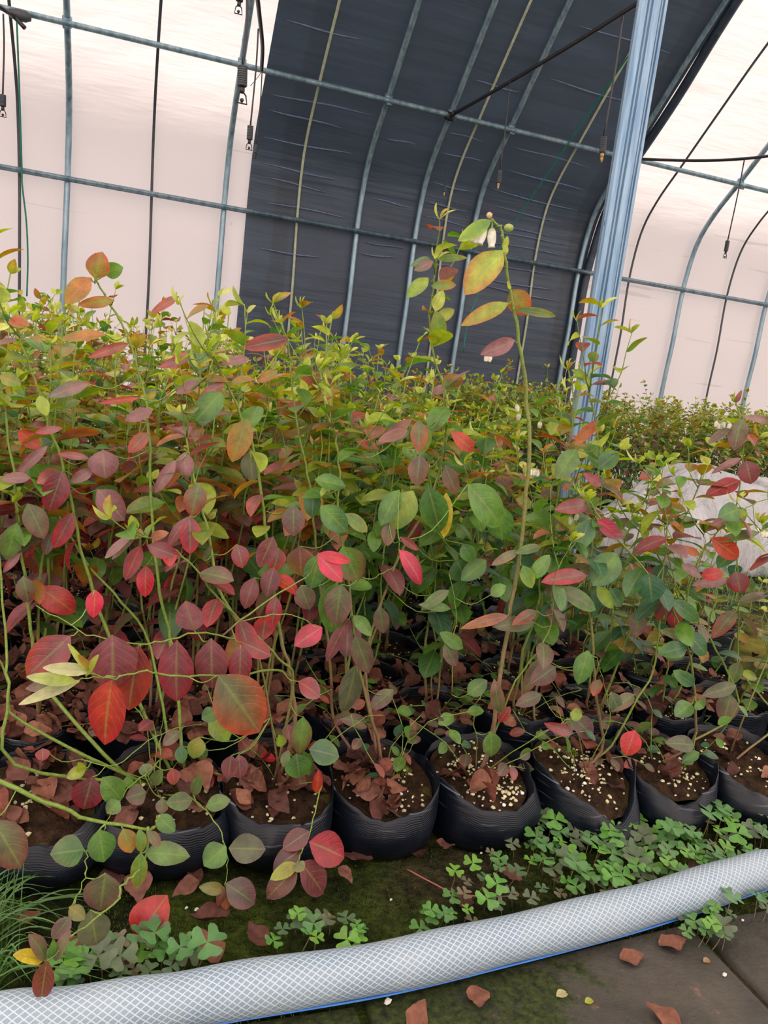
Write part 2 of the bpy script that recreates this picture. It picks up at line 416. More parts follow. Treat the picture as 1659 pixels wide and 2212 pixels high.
SP = 1.045
XH = {'a': -0.53}
hoopX = [-2.60, -1.57, -0.53, 0.56, 1.60, 2.09, 2.58, 3.63, 4.74, 5.71, 6.75]
lbl = {-2.60: 'outside', -1.57: 'outside', -0.53: 'steel hoop of the tunnel, leftmost thick one, in front of white film',
       0.56: 'steel hoop behind the large hanging sprinkler, just left of the dark cloth',
       1.60: 'steel hoop in front of the dark shade cloth, first from its left edge',
       2.09: 'steel hoop before the dark cloth where the black cross pipe meets the rail',
       2.58: 'steel hoop before the dark cloth, first right of the black cross pipe end',
       3.63: 'steel hoop along the right edge of the dark cloth, partly behind the galvanised pole',
       4.74: 'steel hoop curving over white film, first one clear to the right of the pole',
       5.71: 'rightmost steel hoop of the far wall, low at the frame edge',
       6.75: 'steel hoop'}
HOOPS = []
for x in hoopX[2:10]:
    m = MB(); Q = prof_off(0.0)[:96]; Q = np.array([(x, y, z) for y, z in Q]); tube(m, Q-np.array([x, 6.2, 0]), 0.021, 10)
    o = obj('greenhouse_hoop', m, M_GALV, loc=(x, 6.2, 0)); tag(o, lbl[x], 'greenhouse frame'); HOOPS.append(o)
    # clamp where the hoop meets the upper rail
    c = MB(); lathe(c, [(0.028, -0.03), (0.030, -0.028), (0.030, 0.028), (0.028, 0.03)], (0, 5.72-6.2, 2.72), (0, -0.7, 0.72), 10); box(c, (-0.02, -0.53, 2.665), (0.02, -0.515, 2.70)); lathe(c, [(0.006, 0), (0.006, 0.03)], (0.02, -0.52, 2.69), (0, -1, 0), 6)
    obj('clamp', c, M_GALV, parent=o)
for nm, (y, z), r, lb, sq in (('lower', (6.185, 1.868), 0.019, 'horizontal steel rail, lower of the two along the far wall', True), ('upper', (5.70, 2.695), 0.018, 'horizontal steel rail, upper of the two along the far wall', False)):
    m = MB(); tube(m, [(x, 0, 0) for x in np.linspace(-5.5, 7.5, 30)], r, 4 if sq else 10)
    o = obj('purlin_rail', m, M_GALV, loc=(0.0, y-0.03, z)); tag(o, lb, 'greenhouse rail')
# straps between hoops (flat bands that hold the film)
straps = [(-0.84, 'film strap coloured backlit-dark before white film, at the far left beside the green rope'), (0.04, 'film strap coloured backlit-dark on white film midway between the two leftmost thick hoops'),
          (1.12, 'pale film strap over the dark cloth, first from its left edge'), (2.34, 'pale film strap over the dark cloth between the two closely spaced middle hoops'),
          (3.20, 'pale film strap over the dark cloth, rightmost before the cloth edge'), (4.16, 'film strap coloured backlit-dark on white film, first to the right of the pole'), (5.25, 'film strap coloured backlit-dark on white film at the right frame edge')]
for x, lb in straps:
    m = MB(); Q = prof_off(0.012)[:70]; pts = np.array([(x+0.02*math.sin(z*1.7), y, z) for y, z in Q])-np.array([x, 6.2, 0])
    tube(m, pts, 0.011, 6, rx=0.4)
    dark = x < 0.5 or x > 4  # same pale straps, but backlit ones on white film are painted dark
    o = obj('film_strap', m, M_WEIGHT if dark else M_STRAP, loc=(x, 6.2, 0)); tag(o, lb, 'strap')
# dark shade cloth: one hanging panel with an overlapping hem and creases
def hemcol(x, y, z):
    f = 1.0
    if 0.90 < x-0.02*z < 1.04: f = 0.62
    if x > 3.50: f = 0.55
    return (f, f, f)
m = MB(); xs = np.linspace(0.73, 3.70, 120)
def shade_col(x, y, z): return hemcol(x, y, z)
arch_sheet(m, xs, 0.028, 0, 74, col=shade_col, ripple=0.004, seed=3)
sh = obj('shade_cloth', m, M_SHADE, org=(2.2, 6.2, 0)); tag(sh, 'dark blue-grey shade cloth panel hung over the hoops between white film', 'shade cloth')
# creases: cloth folds as ridges, reflective sheen painted in by a paler colour
M_CREASE_SHEEN = mat_plain('cloth crease sheen', (118, 132, 164), 0.45, 0, 0.6)
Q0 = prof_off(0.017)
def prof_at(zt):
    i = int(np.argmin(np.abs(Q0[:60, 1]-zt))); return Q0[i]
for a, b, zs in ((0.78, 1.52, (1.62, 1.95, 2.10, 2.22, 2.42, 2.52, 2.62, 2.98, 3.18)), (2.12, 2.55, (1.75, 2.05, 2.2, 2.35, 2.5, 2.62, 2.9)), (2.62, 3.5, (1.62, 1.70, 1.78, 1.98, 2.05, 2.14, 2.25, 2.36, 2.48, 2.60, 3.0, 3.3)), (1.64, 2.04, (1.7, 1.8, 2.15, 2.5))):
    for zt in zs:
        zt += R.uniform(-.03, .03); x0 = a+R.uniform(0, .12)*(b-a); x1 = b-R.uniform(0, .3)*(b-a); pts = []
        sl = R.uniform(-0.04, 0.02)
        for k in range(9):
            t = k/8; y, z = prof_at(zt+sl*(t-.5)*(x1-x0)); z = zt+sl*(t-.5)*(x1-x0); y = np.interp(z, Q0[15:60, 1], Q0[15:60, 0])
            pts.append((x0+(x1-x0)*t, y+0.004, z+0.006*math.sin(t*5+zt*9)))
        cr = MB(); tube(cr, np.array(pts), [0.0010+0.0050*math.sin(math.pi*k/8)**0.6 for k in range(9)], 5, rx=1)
        obj('crease', cr, M_CREASE_SHEEN, parent=sh, org=(2.2, 6.2, 0))
m = MB(); tube(m, np.array([(3.72+0.01*math.sin(j*.4), y, z) for j, (y, z) in enumerate(prof_off(0.0)[:74])])-np.array([2.2, 6.2, 0]), 0.035, 8)
obj('rolled_edge', m, M_SHADE, parent=sh)
# cords
def thing_tube(name, pts, r, mat, label, cat, sides=6, group=None):
    pts = np.asarray(pts); o0 = pts[0].copy(); m = MB(); tube(m, smooth_path(pts, 4)-o0, r, sides)
    o = obj(name, m, mat, loc=o0); tag(o, label, cat, group); return o
thing_tube('rope', [W(1400, 60, 4.6), W(1318, 178, 5.0), W(1200, 350, 5.6), W(1100, 500, 6.05), W(1035, 630, 6.08), W(1010, 700, 6.1), W(1000, 760, 6.1)], 0.006, M_CORD, 'green cord stretched diagonally in front of the dark shade cloth', 'cord')
thing_tube('rope', [W(36, 40, 5.8), W(42, 200, 5.95), W(47, 360, 6.1), W(48, 400, 6.1), W(57, 480, 6.12), W(60, 560, 6.12), W(58, 640, 6.12)], 0.006, M_CORD, 'thin green rope dangling beside the leftmost film strap', 'cord')
thing_tube('tie_wire', [W(567, 152, 5.6), W(556, 168, 5.58), W(541, 186, 5.55)], 0.002, M_BLACK, 'thin wire end tied at the upper rail by the cloth edge', 'wire')
# black supply pipes crossing the tunnel
pa = [np.array([2.07, 5.68, 2.69]), np.array([2.12, 4.86, 2.68]), np.array([2.20, 3.9, 2.70]), np.array([2.24, 3.0, 2.72]), np.array([2.24, 1.5, 2.75])]
pipeA = thing_tube('supply_pipe', pa, 0.0115, M_BLACK, 'black supply pipe crossing the dark cloth up to the galvanised pole', 'pipe', 8)
fm = MB(); lathe(fm, [(0.03, -0.03), (0.032, 0), (0.03, 0.03)], (0, 0, 0), (1, 0.1, 0), 10); lathe(fm, [(0.018, 0), (0.018, 0.09)], (0, 0, 0), (0, -1, 0), 8)
obj('pipe_clamp', fm, M_BLACK, parent=pipeA)
pb = [W(1335, 342, 5.6), W(1500, 347, 5.35), W(1605, 343, 5.1), W(1700, 332, 4.9)]
thing_tube('supply_pipe', pb, 0.011, M_BLACK, 'black supply pipe just under the upper rail right of the pole', 'pipe', 8)
pc = [W(565, 152, 5.55), W(567, 100, 5.2), W(560, 30, 4.7), W(553, -30, 4.3)]
thing_tube('supply_pipe', pc, 0.012, M_BLACK, 'dark supply pipe hanging down to the upper rail at the cloth left edge', 'pipe', 8)
pd = [W(-30, -5, 5.4), W(10, 22, 5.5), W(30, 36, 5.6), W(54, 61, 5.6)]
p4 = thing_tube('supply_pipe', pd, 0.013, M_BLACK, 'black pipe end tied to the upper rail in the top left corner', 'pipe', 8)
fm = MB(); lathe(fm, [(0.024, -0.06), (0.034, -0.02), (0.034, 0.03), (0.02, 0.06)], W(44, 33, 5.62)-pd[0], (1, 0, 0), 8); obj('clamp', fm, M_WEIGHT, parent=p4)

def dropper(top, wt, wb, y, label, frame=True, sc=1.0, nozzle=M_BLACK, group=None):
    """hanging mister: thin hose, ribbed weight, nozzle"""
    P0 = W(*top, y); P1 = W(*wt, y); P2 = W(*wb, y); o = empty('hanging_sprinkler', P1); tag(o, label, 'sprinkler', group)
    ax = norm(P2-P1); L = np.linalg.norm(P2-P1); r = 0.013*sc
    m = MB(); tube(m, smooth_path([P0, P0*0.6+P1*0.4+np.array([0.004, 0, 0]), P1], 4), 0.0038*sc, 6); obj('hose', m, M_BLACK, parent=o, org=P1)
    m = MB(); pr = [(r*.7, 0)]; n = 9
    for k in range(n): a = L*(k+.1)/n; b = L*(k+.6)/n; pr += [(r, a), (r, b), (r*.86, b+L*.02), (r*.86, L*(k+.98)/n)]
    pr += [(r*.7, L)]
    lathe(m, pr, P1, ax, 12); obj('weight', m, M_WEIGHT, parent=o, org=P1)
    m = MB(); q = P2; s = 0.026*sc
    lathe(m, [(0.005*sc, 0), (0.007*sc, .004*sc), (0.007*sc, .012*sc), (0.004*sc, .016*sc)], q, ax, 8)
    if frame:
        sx = np.array([1, 0, 0.]); b0 = q+ax*0.014*sc; pts = [b0-sx*.004*sc, b0-sx*.010*sc+ax*.006*sc, b0-sx*.013*sc+ax*s, b0+sx*.013*sc+ax*s, b0+sx*.010*sc+ax*.006*sc, b0+sx*.004*sc]
        tube(m, pts, 0.0022*sc, 6); lathe(m, [(.003*sc, 0), (.006*sc, .004*sc), (.002*sc, .010*sc)], b0+ax*(s-.012*sc), ax, 8)
        obj('nozzle', m, M_BLACK, parent=o, org=P1)
    else:
        lathe(m, [(0.003*sc, 0.012*sc), (0.006*sc, .02*sc), (0.002*sc, .034*sc)], q, ax, 6)
        obj('nozzle', m, nozzle, parent=o, org=P1)
    return o
dropper((534, -20), (524, 143), (523, 187), 2.5, 'large hanging sprinkler with ribbed weight, over white film near the cloth edge', True, 1.15)
dropper((558, 62), (541, 272), (539, 302), 3.9, 'middle hanging sprinkler of three beside the cloth left edge', True, 1.1)
dropper((566, 155), (554, 313), (552, 331), 5.2, 'small far sprinkler hanging right against the cloth left edge', False, 1.0)
dropper((7, 30), (6, 205), (6, 230), 4.2, 'hanging sprinkler in the top left corner of the tunnel', True, 1.1)
dropper((1345, 36), (1304, 296), (1301, 330), 3.25, 'hanging sprinkler just left of the galvanised pole, with ribbed weight', False, 1.2, M_BRASS)
dropper((1102, 175), (1080, 368), (1077, 395), 4.7, 'hanging sprinkler before the dark cloth above the flowering shoot tip', False, 1.15, M_BRASS)
dropper((968, 350), (962, 400), (960, 415), 5.5, 'smallest far sprinkler hanging before the middle of the dark cloth', False, 0.8, M_BRASS)
dropper((1608, 345), (1572, 520), (1568, 543), 4.6, 'hanging sprinkler over white film at the right, below the upper rail', True, 1.1)
dropper((522, -60), (519, -20), (517, 3), 3.0, 'sprinkler cut off by the top edge of the photo', True, 1.0)

# galvanised pole: rolled profile with two grooves
PX, PY = 1.520, 2.4
prof = [(-.046, .018), (-.046, -.018), (-.038, -.028), (-.022, -.030), (-.014, -.022), (-.008, -.022), (-.003, -.034), (.012, -.036), (.020, -.030), (.026, -.020), (.030, -.020), (.034, -.028), (.042, -.024), (.046, -.014), (.046, .018), (.038, .028), (-.038, .028)]
m = MB(); V = []; Z = np.linspace(-0.02, 4.5, 24); n = len(prof)
ca, sa = math.cos(-0.35), math.sin(-0.35)
for z in Z:
    for a, b in prof: V.append((a*ca-b*sa, a*sa+b*ca, z))
m.add(V, [(i*n+k, i*n+(k+1) % n, (i+1)*n+(k+1) % n, (i+1)*n+k) for i in range(len(Z)-1) for k in range(n)]+[tuple(range(n-1, -1, -1)), tuple((len(Z)-1)*n+k for k in range(n))])
pole = obj('support_pole', m, M_POLE, loc=(PX, PY, 0), smooth=False); tag(pole, 'tall galvanised steel pole with two grooves, rising out of the plants', 'pole')

# ------------------------------------------------------------------ hose
hp = [(-260, 2222), (-60, 2214), (100, 2200), (300, 2175), (500, 2141), (830, 2089), (1080, 2033), (1330, 1972), (1530, 1914), (1640, 1880), (1720, 1872), (1900, 1800)]
HP = smooth_path([G(a, b, 0.031) for a, b in hp], 14)
m = MB(); tube(m, HP-HP[0], 0.0315+0.0012*np.sin(np.arange(len(HP))*0.35), 40, uvs=1.0)
hose = obj('braided_hose', m, M_HOSE, loc=HP[0]); tag(hose, 'thick translucent braided hose with a blue stripe, lying along the pots', 'hose')
off = np.array([0, -0.0265, -0.0185]); m = MB(); tube(m, HP-HP[0]+off, 0.0016, 6); obj('blue_stripe', m, M_BLUE, parent=hose)
def hose_dist(p):
    return float(np.min(np.linalg.norm(HP[:, :2]-np.asarray(p)[:2], axis=1)))

# ------------------------------------------------------------------ leaves and plants
PAL = {'ylg': (166, 188, 66), 'lime': (205, 214, 110), 'green': (104, 150, 60), 'dgreen': (70, 118, 56), 'bgreen': (70, 116, 84), 'dull': (108, 116, 78), 'olive': (150, 142, 48),
       'orange': (196, 116, 58), 'redor': (198, 74, 52), 'hot': (222, 36, 62), 'hotpink': (214, 52, 92), 'crimson': (168, 36, 52), 'maroon': (134, 64, 64), 'dkmaroon': (98, 54, 58),
       'purple': (142, 84, 94), 'mauve': (160, 112, 116), 'pinkbr': (160, 100, 84), 'pale': (186, 190, 136), 'yellow': (232, 204, 72), 'brown': (132, 76, 52), 'pgreen': (104, 98, 82), 'tan': (170, 100, 66)}
PAL = {k: np.array(lin(v)) for k, v in PAL.items()}
NU, NV = 5, 9
def leaf(mb, B, d, nrm, L, Wd, c0, c1=None, bend=0.6, fold=0.25, rnd=None, lod=0, petiole=0.07, crump=0.0, shape=0.0):
    nv = NV if lod == 0 else 6; nu = NU if lod == 0 else 3
    d = norm(d); s = norm(np.cross(d, nrm)); n = np.cross(s, d)
    t = np.linspace(0, 1, nv); u = np.linspace(-1, 1, nu)
    tt = np.clip((t-petiole)/(1-petiole), 0, 1)
    w = Wd*0.5*np.power(np.sin(np.pi*np.power(tt, 0.84+shape)), 0.62)+0.0007
    bend = bend if abs(bend) > 1e-3 else 1e-3
    a = np.sin(bend*t)/bend*L; h = -(1-np.cos(bend*t))/bend*L
    wave = (rnd.uniform(-1, 1)*0.05 if rnd is not None else 0)*L
    P = (B+a[:, None]*d+h[:, None]*n)[:, None, :]+(w[:, None]*u[None, :])[..., None]*s+((np.abs(u)[None, :]**1.3*fold*w[:, None])+wave*np.sin(t*6)[:, None]*u[None, :]*0.6)[..., None]*n
    if crump and rnd is not None:
        P = P+rnd.normal(0, crump, P.shape)
    c1 = c0 if c1 is None else c1
    k = np.clip(tt[:, None]*0.62+np.abs(u)[None, :]**1.5*0.62-0.2, 0, 1)[..., None]
    C = c0*(1-k)+c1*k
    UV = np.stack(np.broadcast_arrays((u*0.5+0.5)[None, :], t[:, None]), -1)
    mb.add(P.reshape(-1, 3), [(i*nu+j, i*nu+j+1, (i+1)*nu+j+1, (i+1)*nu+j) for i in range(nv-1) for j in range(nu-1)], C.reshape(-1, 3), UV.reshape(-1, 2))
def pick(rnd, table):
    r = rnd.uniform(0, sum(w for _, _, w in table))
    for a, b, w in table:
        r -= w
        if r <= 0: return PAL[a], PAL[b]
    return PAL[a], PAL[b]
TOP = [('ylg', 'ylg', 3), ('ylg', 'orange', 2), ('olive', 'orange', 4), ('green', 'olive', 4), ('lime', 'ylg', 1), ('green', 'green', 4), ('bgreen', 'green', 2), ('pinkbr', 'redor', 1.5), ('mauve', 'mauve', 1)]
UPP = {'red': [('green', 'olive', 4), ('olive', 'orange', 4), ('ylg', 'ylg', 2), ('mauve', 'redor', 2), ('green', 'green', 3), ('pinkbr', 'orange', 2), ('bgreen', 'green', 1)],
       'green': [('green', 'green', 5), ('ylg', 'ylg', 3), ('olive', 'orange', 2), ('dgreen', 'green', 3), ('bgreen', 'green', 1), ('pinkbr', 'orange', 1)],
       'mix': [('green', 'green', 4), ('olive', 'orange', 2), ('ylg', 'ylg', 2), ('mauve', 'mauve', 1), ('dull', 'pinkbr', 2), ('green', 'redor', 1)]}
MID = {'red': [('purple', 'crimson', 4), ('maroon', 'hot', 2), ('mauve', 'purple', 4), ('dull', 'maroon', 3), ('green', 'green', 3), ('olive', 'redor', 2), ('redor', 'hot', 1), ('dgreen', 'dgreen', 2)],
       'green': [('dgreen', 'green', 5), ('green', 'green', 5), ('dull', 'maroon', 1.5), ('bgreen', 'bgreen', 3), ('purple', 'maroon', 1), ('ylg', 'ylg', .6)],
       'mix': [('green', 'green', 4), ('dgreen', 'dgreen', 3), ('dull', 'purple', 2), ('mauve', 'redor', 1.2), ('bgreen', 'bgreen', 2), ('purple', 'crimson', 1)]}
LOW = {'red': [('purple', 'crimson', 4), ('maroon', 'maroon', 3), ('dull', 'maroon', 3), ('pinkbr', 'redor', 1.5), ('green', 'dull', 2), ('hot', 'hot', .5)],
       'green': [('dgreen', 'dgreen', 4), ('green', 'green', 3), ('pgreen', 'maroon', 2), ('dull', 'dull', 2)],
       'mix': [('dull', 'purple', 3), ('bgreen', 'bgreen', 2), ('green', 'green', 2), ('pgreen', 'maroon', 2), ('mauve', 'redor', .7)]}
def leaf_col(rnd, kind, h):
    if h > 0.82: return pick(rnd, TOP)
    if h > 0.60: return pick(rnd, UPP[kind])
    if h > 0.38: return pick(rnd, MID[kind])
    return pick(rnd, LOW[kind])
CG = np.array(lin((120, 142, 62))); CB = np.array(lin((122, 84, 70))); CP_ = np.array(lin((138, 104, 88)))
def grow_cane(rnd, sm, lm, P, kind, Htop, r0, t0, gap, lod, size=1.0, twigs=3, brown=0.4):
    """leaves and side twigs along a cane path P (world/local points)"""
    n = len(P); L = np.concatenate([[0], np.cumsum(np.linalg.norm(np.diff(P, axis=0), axis=1))]); tot = L[-1]
    f = L/tot
    cols = np.array([(CB if rnd.random() < brown else CG)*(1-q)+CG*q for q in np.clip(f*2, 0, 1)])
    cols = np.array([CB*(1-q)+CG*q for q in np.clip(f/max(brown, .05), 0, 1)])
    tube(sm, P, r0*(1-0.65*f), 6 if lod == 0 else 4, cols)
    phi = rnd.uniform(0, 6.28); s = t0*tot
    def at(s_):
        p = np.array([np.interp(s_, L, P[:, k]) for k in range(3)]); q = np.array([np.interp(min(tot, s_+0.02), L, P[:, k]) for k in range(3)])
        q0 = np.array([np.interp(max(0, s_-0.02), L, P[:, k]) for k in range(3)]); return p, norm(q-q0)
    def put(p, T, phi, sc, small=False):
        h = p[2]/Htop
        side = np.array([math.cos(phi), math.sin(phi), 0]); side = norm(side-T*(side @ T))
        droop = 0.30 if h > 0.75 else rnd.uniform(-0.5, 0.1) if h > 0.55 else rnd.uniform(-1.5, -0.1)
        dd = norm(side+np.array([0, 0, droop+rnd.uniform(-.2, .35)])+T*0.25)
        nn = norm(np.array([0, 0, 1.0])+0.35*rnd.normal(0, 1, 3)+0.4*T)
        c0, c1 = leaf_col(rnd, kind, h)
        l = rnd.uniform(0.048, 0.074)*sc*size*(0.9 if h > .85 else 1)
        leaf(lm, p, dd, nn, l, l*rnd.uniform(0.48, 0.62), c0*rnd.uniform(.85, 1.15), c1*rnd.uniform(.85, 1.15), rnd.uniform(0.2, 1.1), rnd.uniform(0.1, 0.45), rnd, lod)
    def tip(p, T):
        for k in range(3):
            a = rnd.uniform(0, 6.28); dd = norm(T*0.9+0.9*np.array([math.cos(a), math.sin(a), 0.1])); l = rnd.uniform(0.016, 0.036)
            c = pick(rnd, [('ylg', 'ylg', 4), ('lime', 'lime', 3), ('ylg', 'orange', 1), ('olive', 'redor', .6)])
            leaf(lm, p, dd, norm(np.cross(dd, (0.3, 0.9, 0.2))), l, l*.46, c[0], c[1], 0.5, 0.35, rnd, 1)
    while s < tot*0.97:
        p, T = at(s); put(p, T, phi, 1.0 if s < .85*tot else .7); phi += 2.4+rnd.uniform(-.4, .4); s += gap*rnd.uniform(.7, 1.35)
    p, T = at(tot); tip(p, T)
    for k in range(twigs):
        s = tot*rnd.uniform(0.45, 0.93); p, T = at(s); a = rnd.uniform(0, 6.28); Lt = rnd.uniform(0.06, 0.17)
        dd = norm(T+0.9*np.array([math.cos(a), math.sin(a), 0])); pts = [p]
        for j in range(5): dd = norm(dd+np.array([0, 0, .16])+rnd.normal(0, .12, 3)); pts.append(pts[-1]+dd*Lt/5)
        pts = np.array(pts); tube(sm, pts, np.linspace(.0014, .0007, 6), 4, CG)
        nl = max(2, int(Lt/0.026)); ph = rnd.uniform(0, 6.28)
        for j in range(nl):
            q = pts[min(5, 1+int(j*5/nl))]; put(q, dd, ph, .78); ph += 2.4
        tip(pts[-1], dd)
def bells(mb, p, k, rnd, sc=1.0):
    for j in range(k):
        o = p+rnd.normal(0, .005*sc, 3)*np.array([1, 1, .5]); ax = norm(np.array([rnd.normal(0, .25), rnd.normal(0, .25), -1]))
        lathe(mb, [(.0008, -.006*sc), (.0012, 0), (.0034*sc, .0015*sc), (.0048*sc, .005*sc), (.0050*sc, .009*sc), (.0034*sc, .013*sc), (.0042*sc, .0145*sc), (.0015*sc, .0135*sc)], o, ax, 10,
              np.repeat(np.array([lin((150, 170, 80)), lin((150, 170, 80)), lin((205, 215, 160)), lin((240, 238, 225)), lin((244, 242, 232)), lin((244, 242, 235)), lin((244, 242, 235)), lin((200, 190, 160))]), 10, axis=0))
def make_plant(seed, kind, H, ncane, lod, gap=0.036, size=1.0, z0=0.12, spread=1.0, twigs=4):
    rnd = np.random.default_rng(seed); sm, lm = MB(), MB()
    for c in range(ncane):
        a = rnd.uniform(0, 6.28); lean = rnd.uniform(0.02, 0.13)*spread; h = H*rnd.uniform(.74, 1.0) if c else H
        r = rnd.uniform(0.004, .018); b = np.array([math.cos(a)*r, math.sin(a)*r, z0]); a2 = a+rnd.uniform(-.8, .8)
        pts = []; K = 12; wob = rnd.normal(0, .006, (K+1, 2)).cumsum(0)
        for k in range(K+1):
            t = k/K; pts.append(b+np.array([math.cos(a2)*lean*t**1.2+wob[k, 0], math.sin(a2)*lean*t**1.2+wob[k, 1], (h-z0)*t]))
        pts[0] = b-np.array([0, 0, .01])
        grow_cane(rnd, sm, lm, np.array(pts), kind, H, rnd.uniform(.0024, .0036), rnd.uniform(.26, .38), gap, lod, size, twigs, rnd.uniform(.1, .6))
    # a few weak low shoots
    for c in range(1 if kind == 'red' else 3):
        a = rnd.uniform(0, 6.28); pts = [np.array([math.cos(a)*.01, math.sin(a)*.01, z0])]; dd = norm([math.cos(a), math.sin(a), 1.4])
        for j in range(6): dd = norm(dd+rnd.normal(0, .15, 3)+np.array([0, 0, -.08])); pts.append(pts[-1]+dd*.028)
        pts = np.array(pts); tube(sm, pts, .001, 4, CG)
        for j in range(1, 7):
            ph = j*2.4+a; c0, c1 = pick(rnd, LOW[kind]); l = rnd.uniform(.02, .038)
            leaf(lm, pts[j], norm([math.cos(ph), math.sin(ph), rnd.uniform(-.4, .3)]), norm([0, 0, 1]+rnd.normal(0, .3, 3)), l, l*.62, c0, c1, .4, .15, rnd, 1)
    return sm, lm

# pots (grow bags)
def make_bag(seed, R0=0.088, H=0.148, sag=None, dents=()):
    rnd = np.random.default_rng(seed); mb = MB(); S = 56; ph = rnd.uniform(0, 6.28, 5)
    def rad(a, t):
        r = R0*(0.93+0.07*t)*(1+0.022*math.sin(4*a+ph[0])+0.018*math.sin(3*a+ph[1])+0.010*math.sin(11*a+ph[2]+t*2)*t+0.006*math.sin(23*a+ph[3]))
        return r
    def top(a):
        h = H+0.006*math.sin(2*a+ph[1])+0.003*math.sin(7*a+ph[2])+0.0018*math.sin(19*a+ph[4])+rnd.uniform(-.0006, .0006)
        if sag:
            for (sa_, dep, wid) in sag:
                dd = math.atan2(math.sin(a-sa_), math.cos(a-sa_)); h -= dep*math.exp(-(dd/wid)**2)
        return h
    tops = [top(2*math.pi*k/S) for k in range(S)]; N = 12; V = []; UV = []
    for t in list(np.linspace(0, 1, N)):
        for k in range(S+1):
            a = 2*math.pi*(k % S)/S; z = tops[k % S]*t; r = rad(a, t)
            if sag:
                for (sa_, dep, wid) in sag:
                    dd = math.atan2(math.sin(a-sa_), math.cos(a-sa_)); r += .016*math.exp(-(dd/wid)**2)*math.sin(t*3.1)+.004*math.exp(-(dd/wid)**2)
            r += 0.0006*math.sin(t*31+3*math.sin(a*2+ph[3])+2*math.sin(a*5))*max(0, t-.35)*(.5+.5*math.sin(a*3+ph[4]))
            V.append((r*math.cos(a), r*math.sin(a), z)); UV.append((k/S*6, t))
    for t, ins in ((1.004, .0007), (1.0, .0016), (.8, .0025), (.55, .004)):
        for k in range(S+1):
            a = 2*math.pi*(k % S)/S; r = rad(a, min(1, t))-ins; z = tops[k % S]*t
            if sag and t >= 1:
                for (sa_, dep, wid) in sag:
                    dd = math.atan2(math.sin(a-sa_), math.cos(a-sa_)); r += .004*math.exp(-(dd/wid)**2)
            V.append((r*math.cos(a), r*math.sin(a), z)); UV.append((k/S*6, t))
    n = N+4; Q = S+1
    mb.add(V, [(i*Q+k, i*Q+k+1, (i+1)*Q+k+1, (i+1)*Q+k) for i in range(n-1) for k in range(S)]+[tuple(k for k in range(S-1, -1, -1))], (1, 1, 1), UV)
    return mb
def make_soil(seed, R0=0.084, z=0.118, sag=None, tilt=0.0):
    rnd = np.random.default_rng(seed); mb = MB(); V = [(0, 0, z+.006)]; S = 40; NR = 9; h = []
    for i in range(1, NR+1):
        for k in range(S):
            a = 2*math.pi*k/S; r = R0*i/NR; zz = z+tilt*r*math.sin(a)+0.006*(1-i/NR)+0.0045*math.sin(a*3+seed+i)*math.sin(i*1.3)+rnd.normal(0, .0022)
            if sag:
                for (sa_, dep, wid) in sag:
                    dd = math.atan2(math.sin(a-sa_), math.cos(a-sa_)); zz -= dep*.85*(i/NR)**1.3*math.exp(-(dd/(wid*1.1))**2)
            V.append((r*math.cos(a), r*math.sin(a), zz))
    mb.add(V, [(0, 1+k, 1+(k+1) % S) for k in range(S)]+[(1+i*S+k, 1+(i+1)*S+k, 1+(i+1)*S+(k+1) % S, 1+i*S+(k+1) % S) for i in range(NR-1) for k in range(S)])
    return mb, np.array(V)
ICO = None
def pebble(mb, p, r, rnd, col):
    global ICO
    if ICO is None:
        t = (1+5**.5)/2; v = np.array([(-1, t, 0), (1, t, 0), (-1, -t, 0), (1, -t, 0), (0, -1, t), (0, 1, t), (0, -1, -t), (0, 1, -t), (t, 0, -1), (t, 0, 1), (-t, 0, -1), (-t, 0, 1)])/math.sqrt(1+t*t)
        f = [(0, 11, 5), (0, 5, 1), (0, 1, 7), (0, 7, 10), (0, 10, 11), (1, 5, 9), (5, 11, 4), (11, 10, 2), (10, 7, 6), (7, 1, 8), (3, 9, 4), (3, 4, 2), (3, 2, 6), (3, 6, 8), (3, 8, 9), (4, 9, 5), (2, 4, 11), (6, 2, 10), (8, 6, 7), (9, 8, 1)]
        ICO = (v, f)
    v = ICO[0]*(1+rnd.uniform(-.3, .3, (12, 1)))*np.array([1, rnd.uniform(.7, 1.1), rnd.uniform(.6, .9)])*r
    mb.add(v+p, ICO[1], col)
def make_perlite(seed, SV, n=70, bias=None, R0=.08, big=1.0):
    rnd = np.random.default_rng(seed+77); mb = MB()
    cx = rnd.uniform(-.05, .05, (4, 2))
    for i in range(n):
        if rnd.random() < .6: q = cx[rnd.integers(4)]+rnd.normal(0, .02, 2)
        else:
            a = rnd.uniform(0, 6.28); r = R0*math.sqrt(rnd.random()); q = np.array([r*math.cos(a), r*math.sin(a)])
        if np.hypot(*q) > R0: continue
        j = int(np.argmin((SV[:, 0]-q[0])**2+(SV[:, 1]-q[1])**2)); z = SV[j, 2]
        c = np.array(lin((226, 222, 178)))*rnd.uniform(.75, 1.05) if rnd.random() < .9 else np.array(lin((245, 245, 245)))
        pebble(mb, np.array([q[0], q[1], z+.001]), rnd.uniform(.0014, .0036)*big, rnd, c)
    return mb

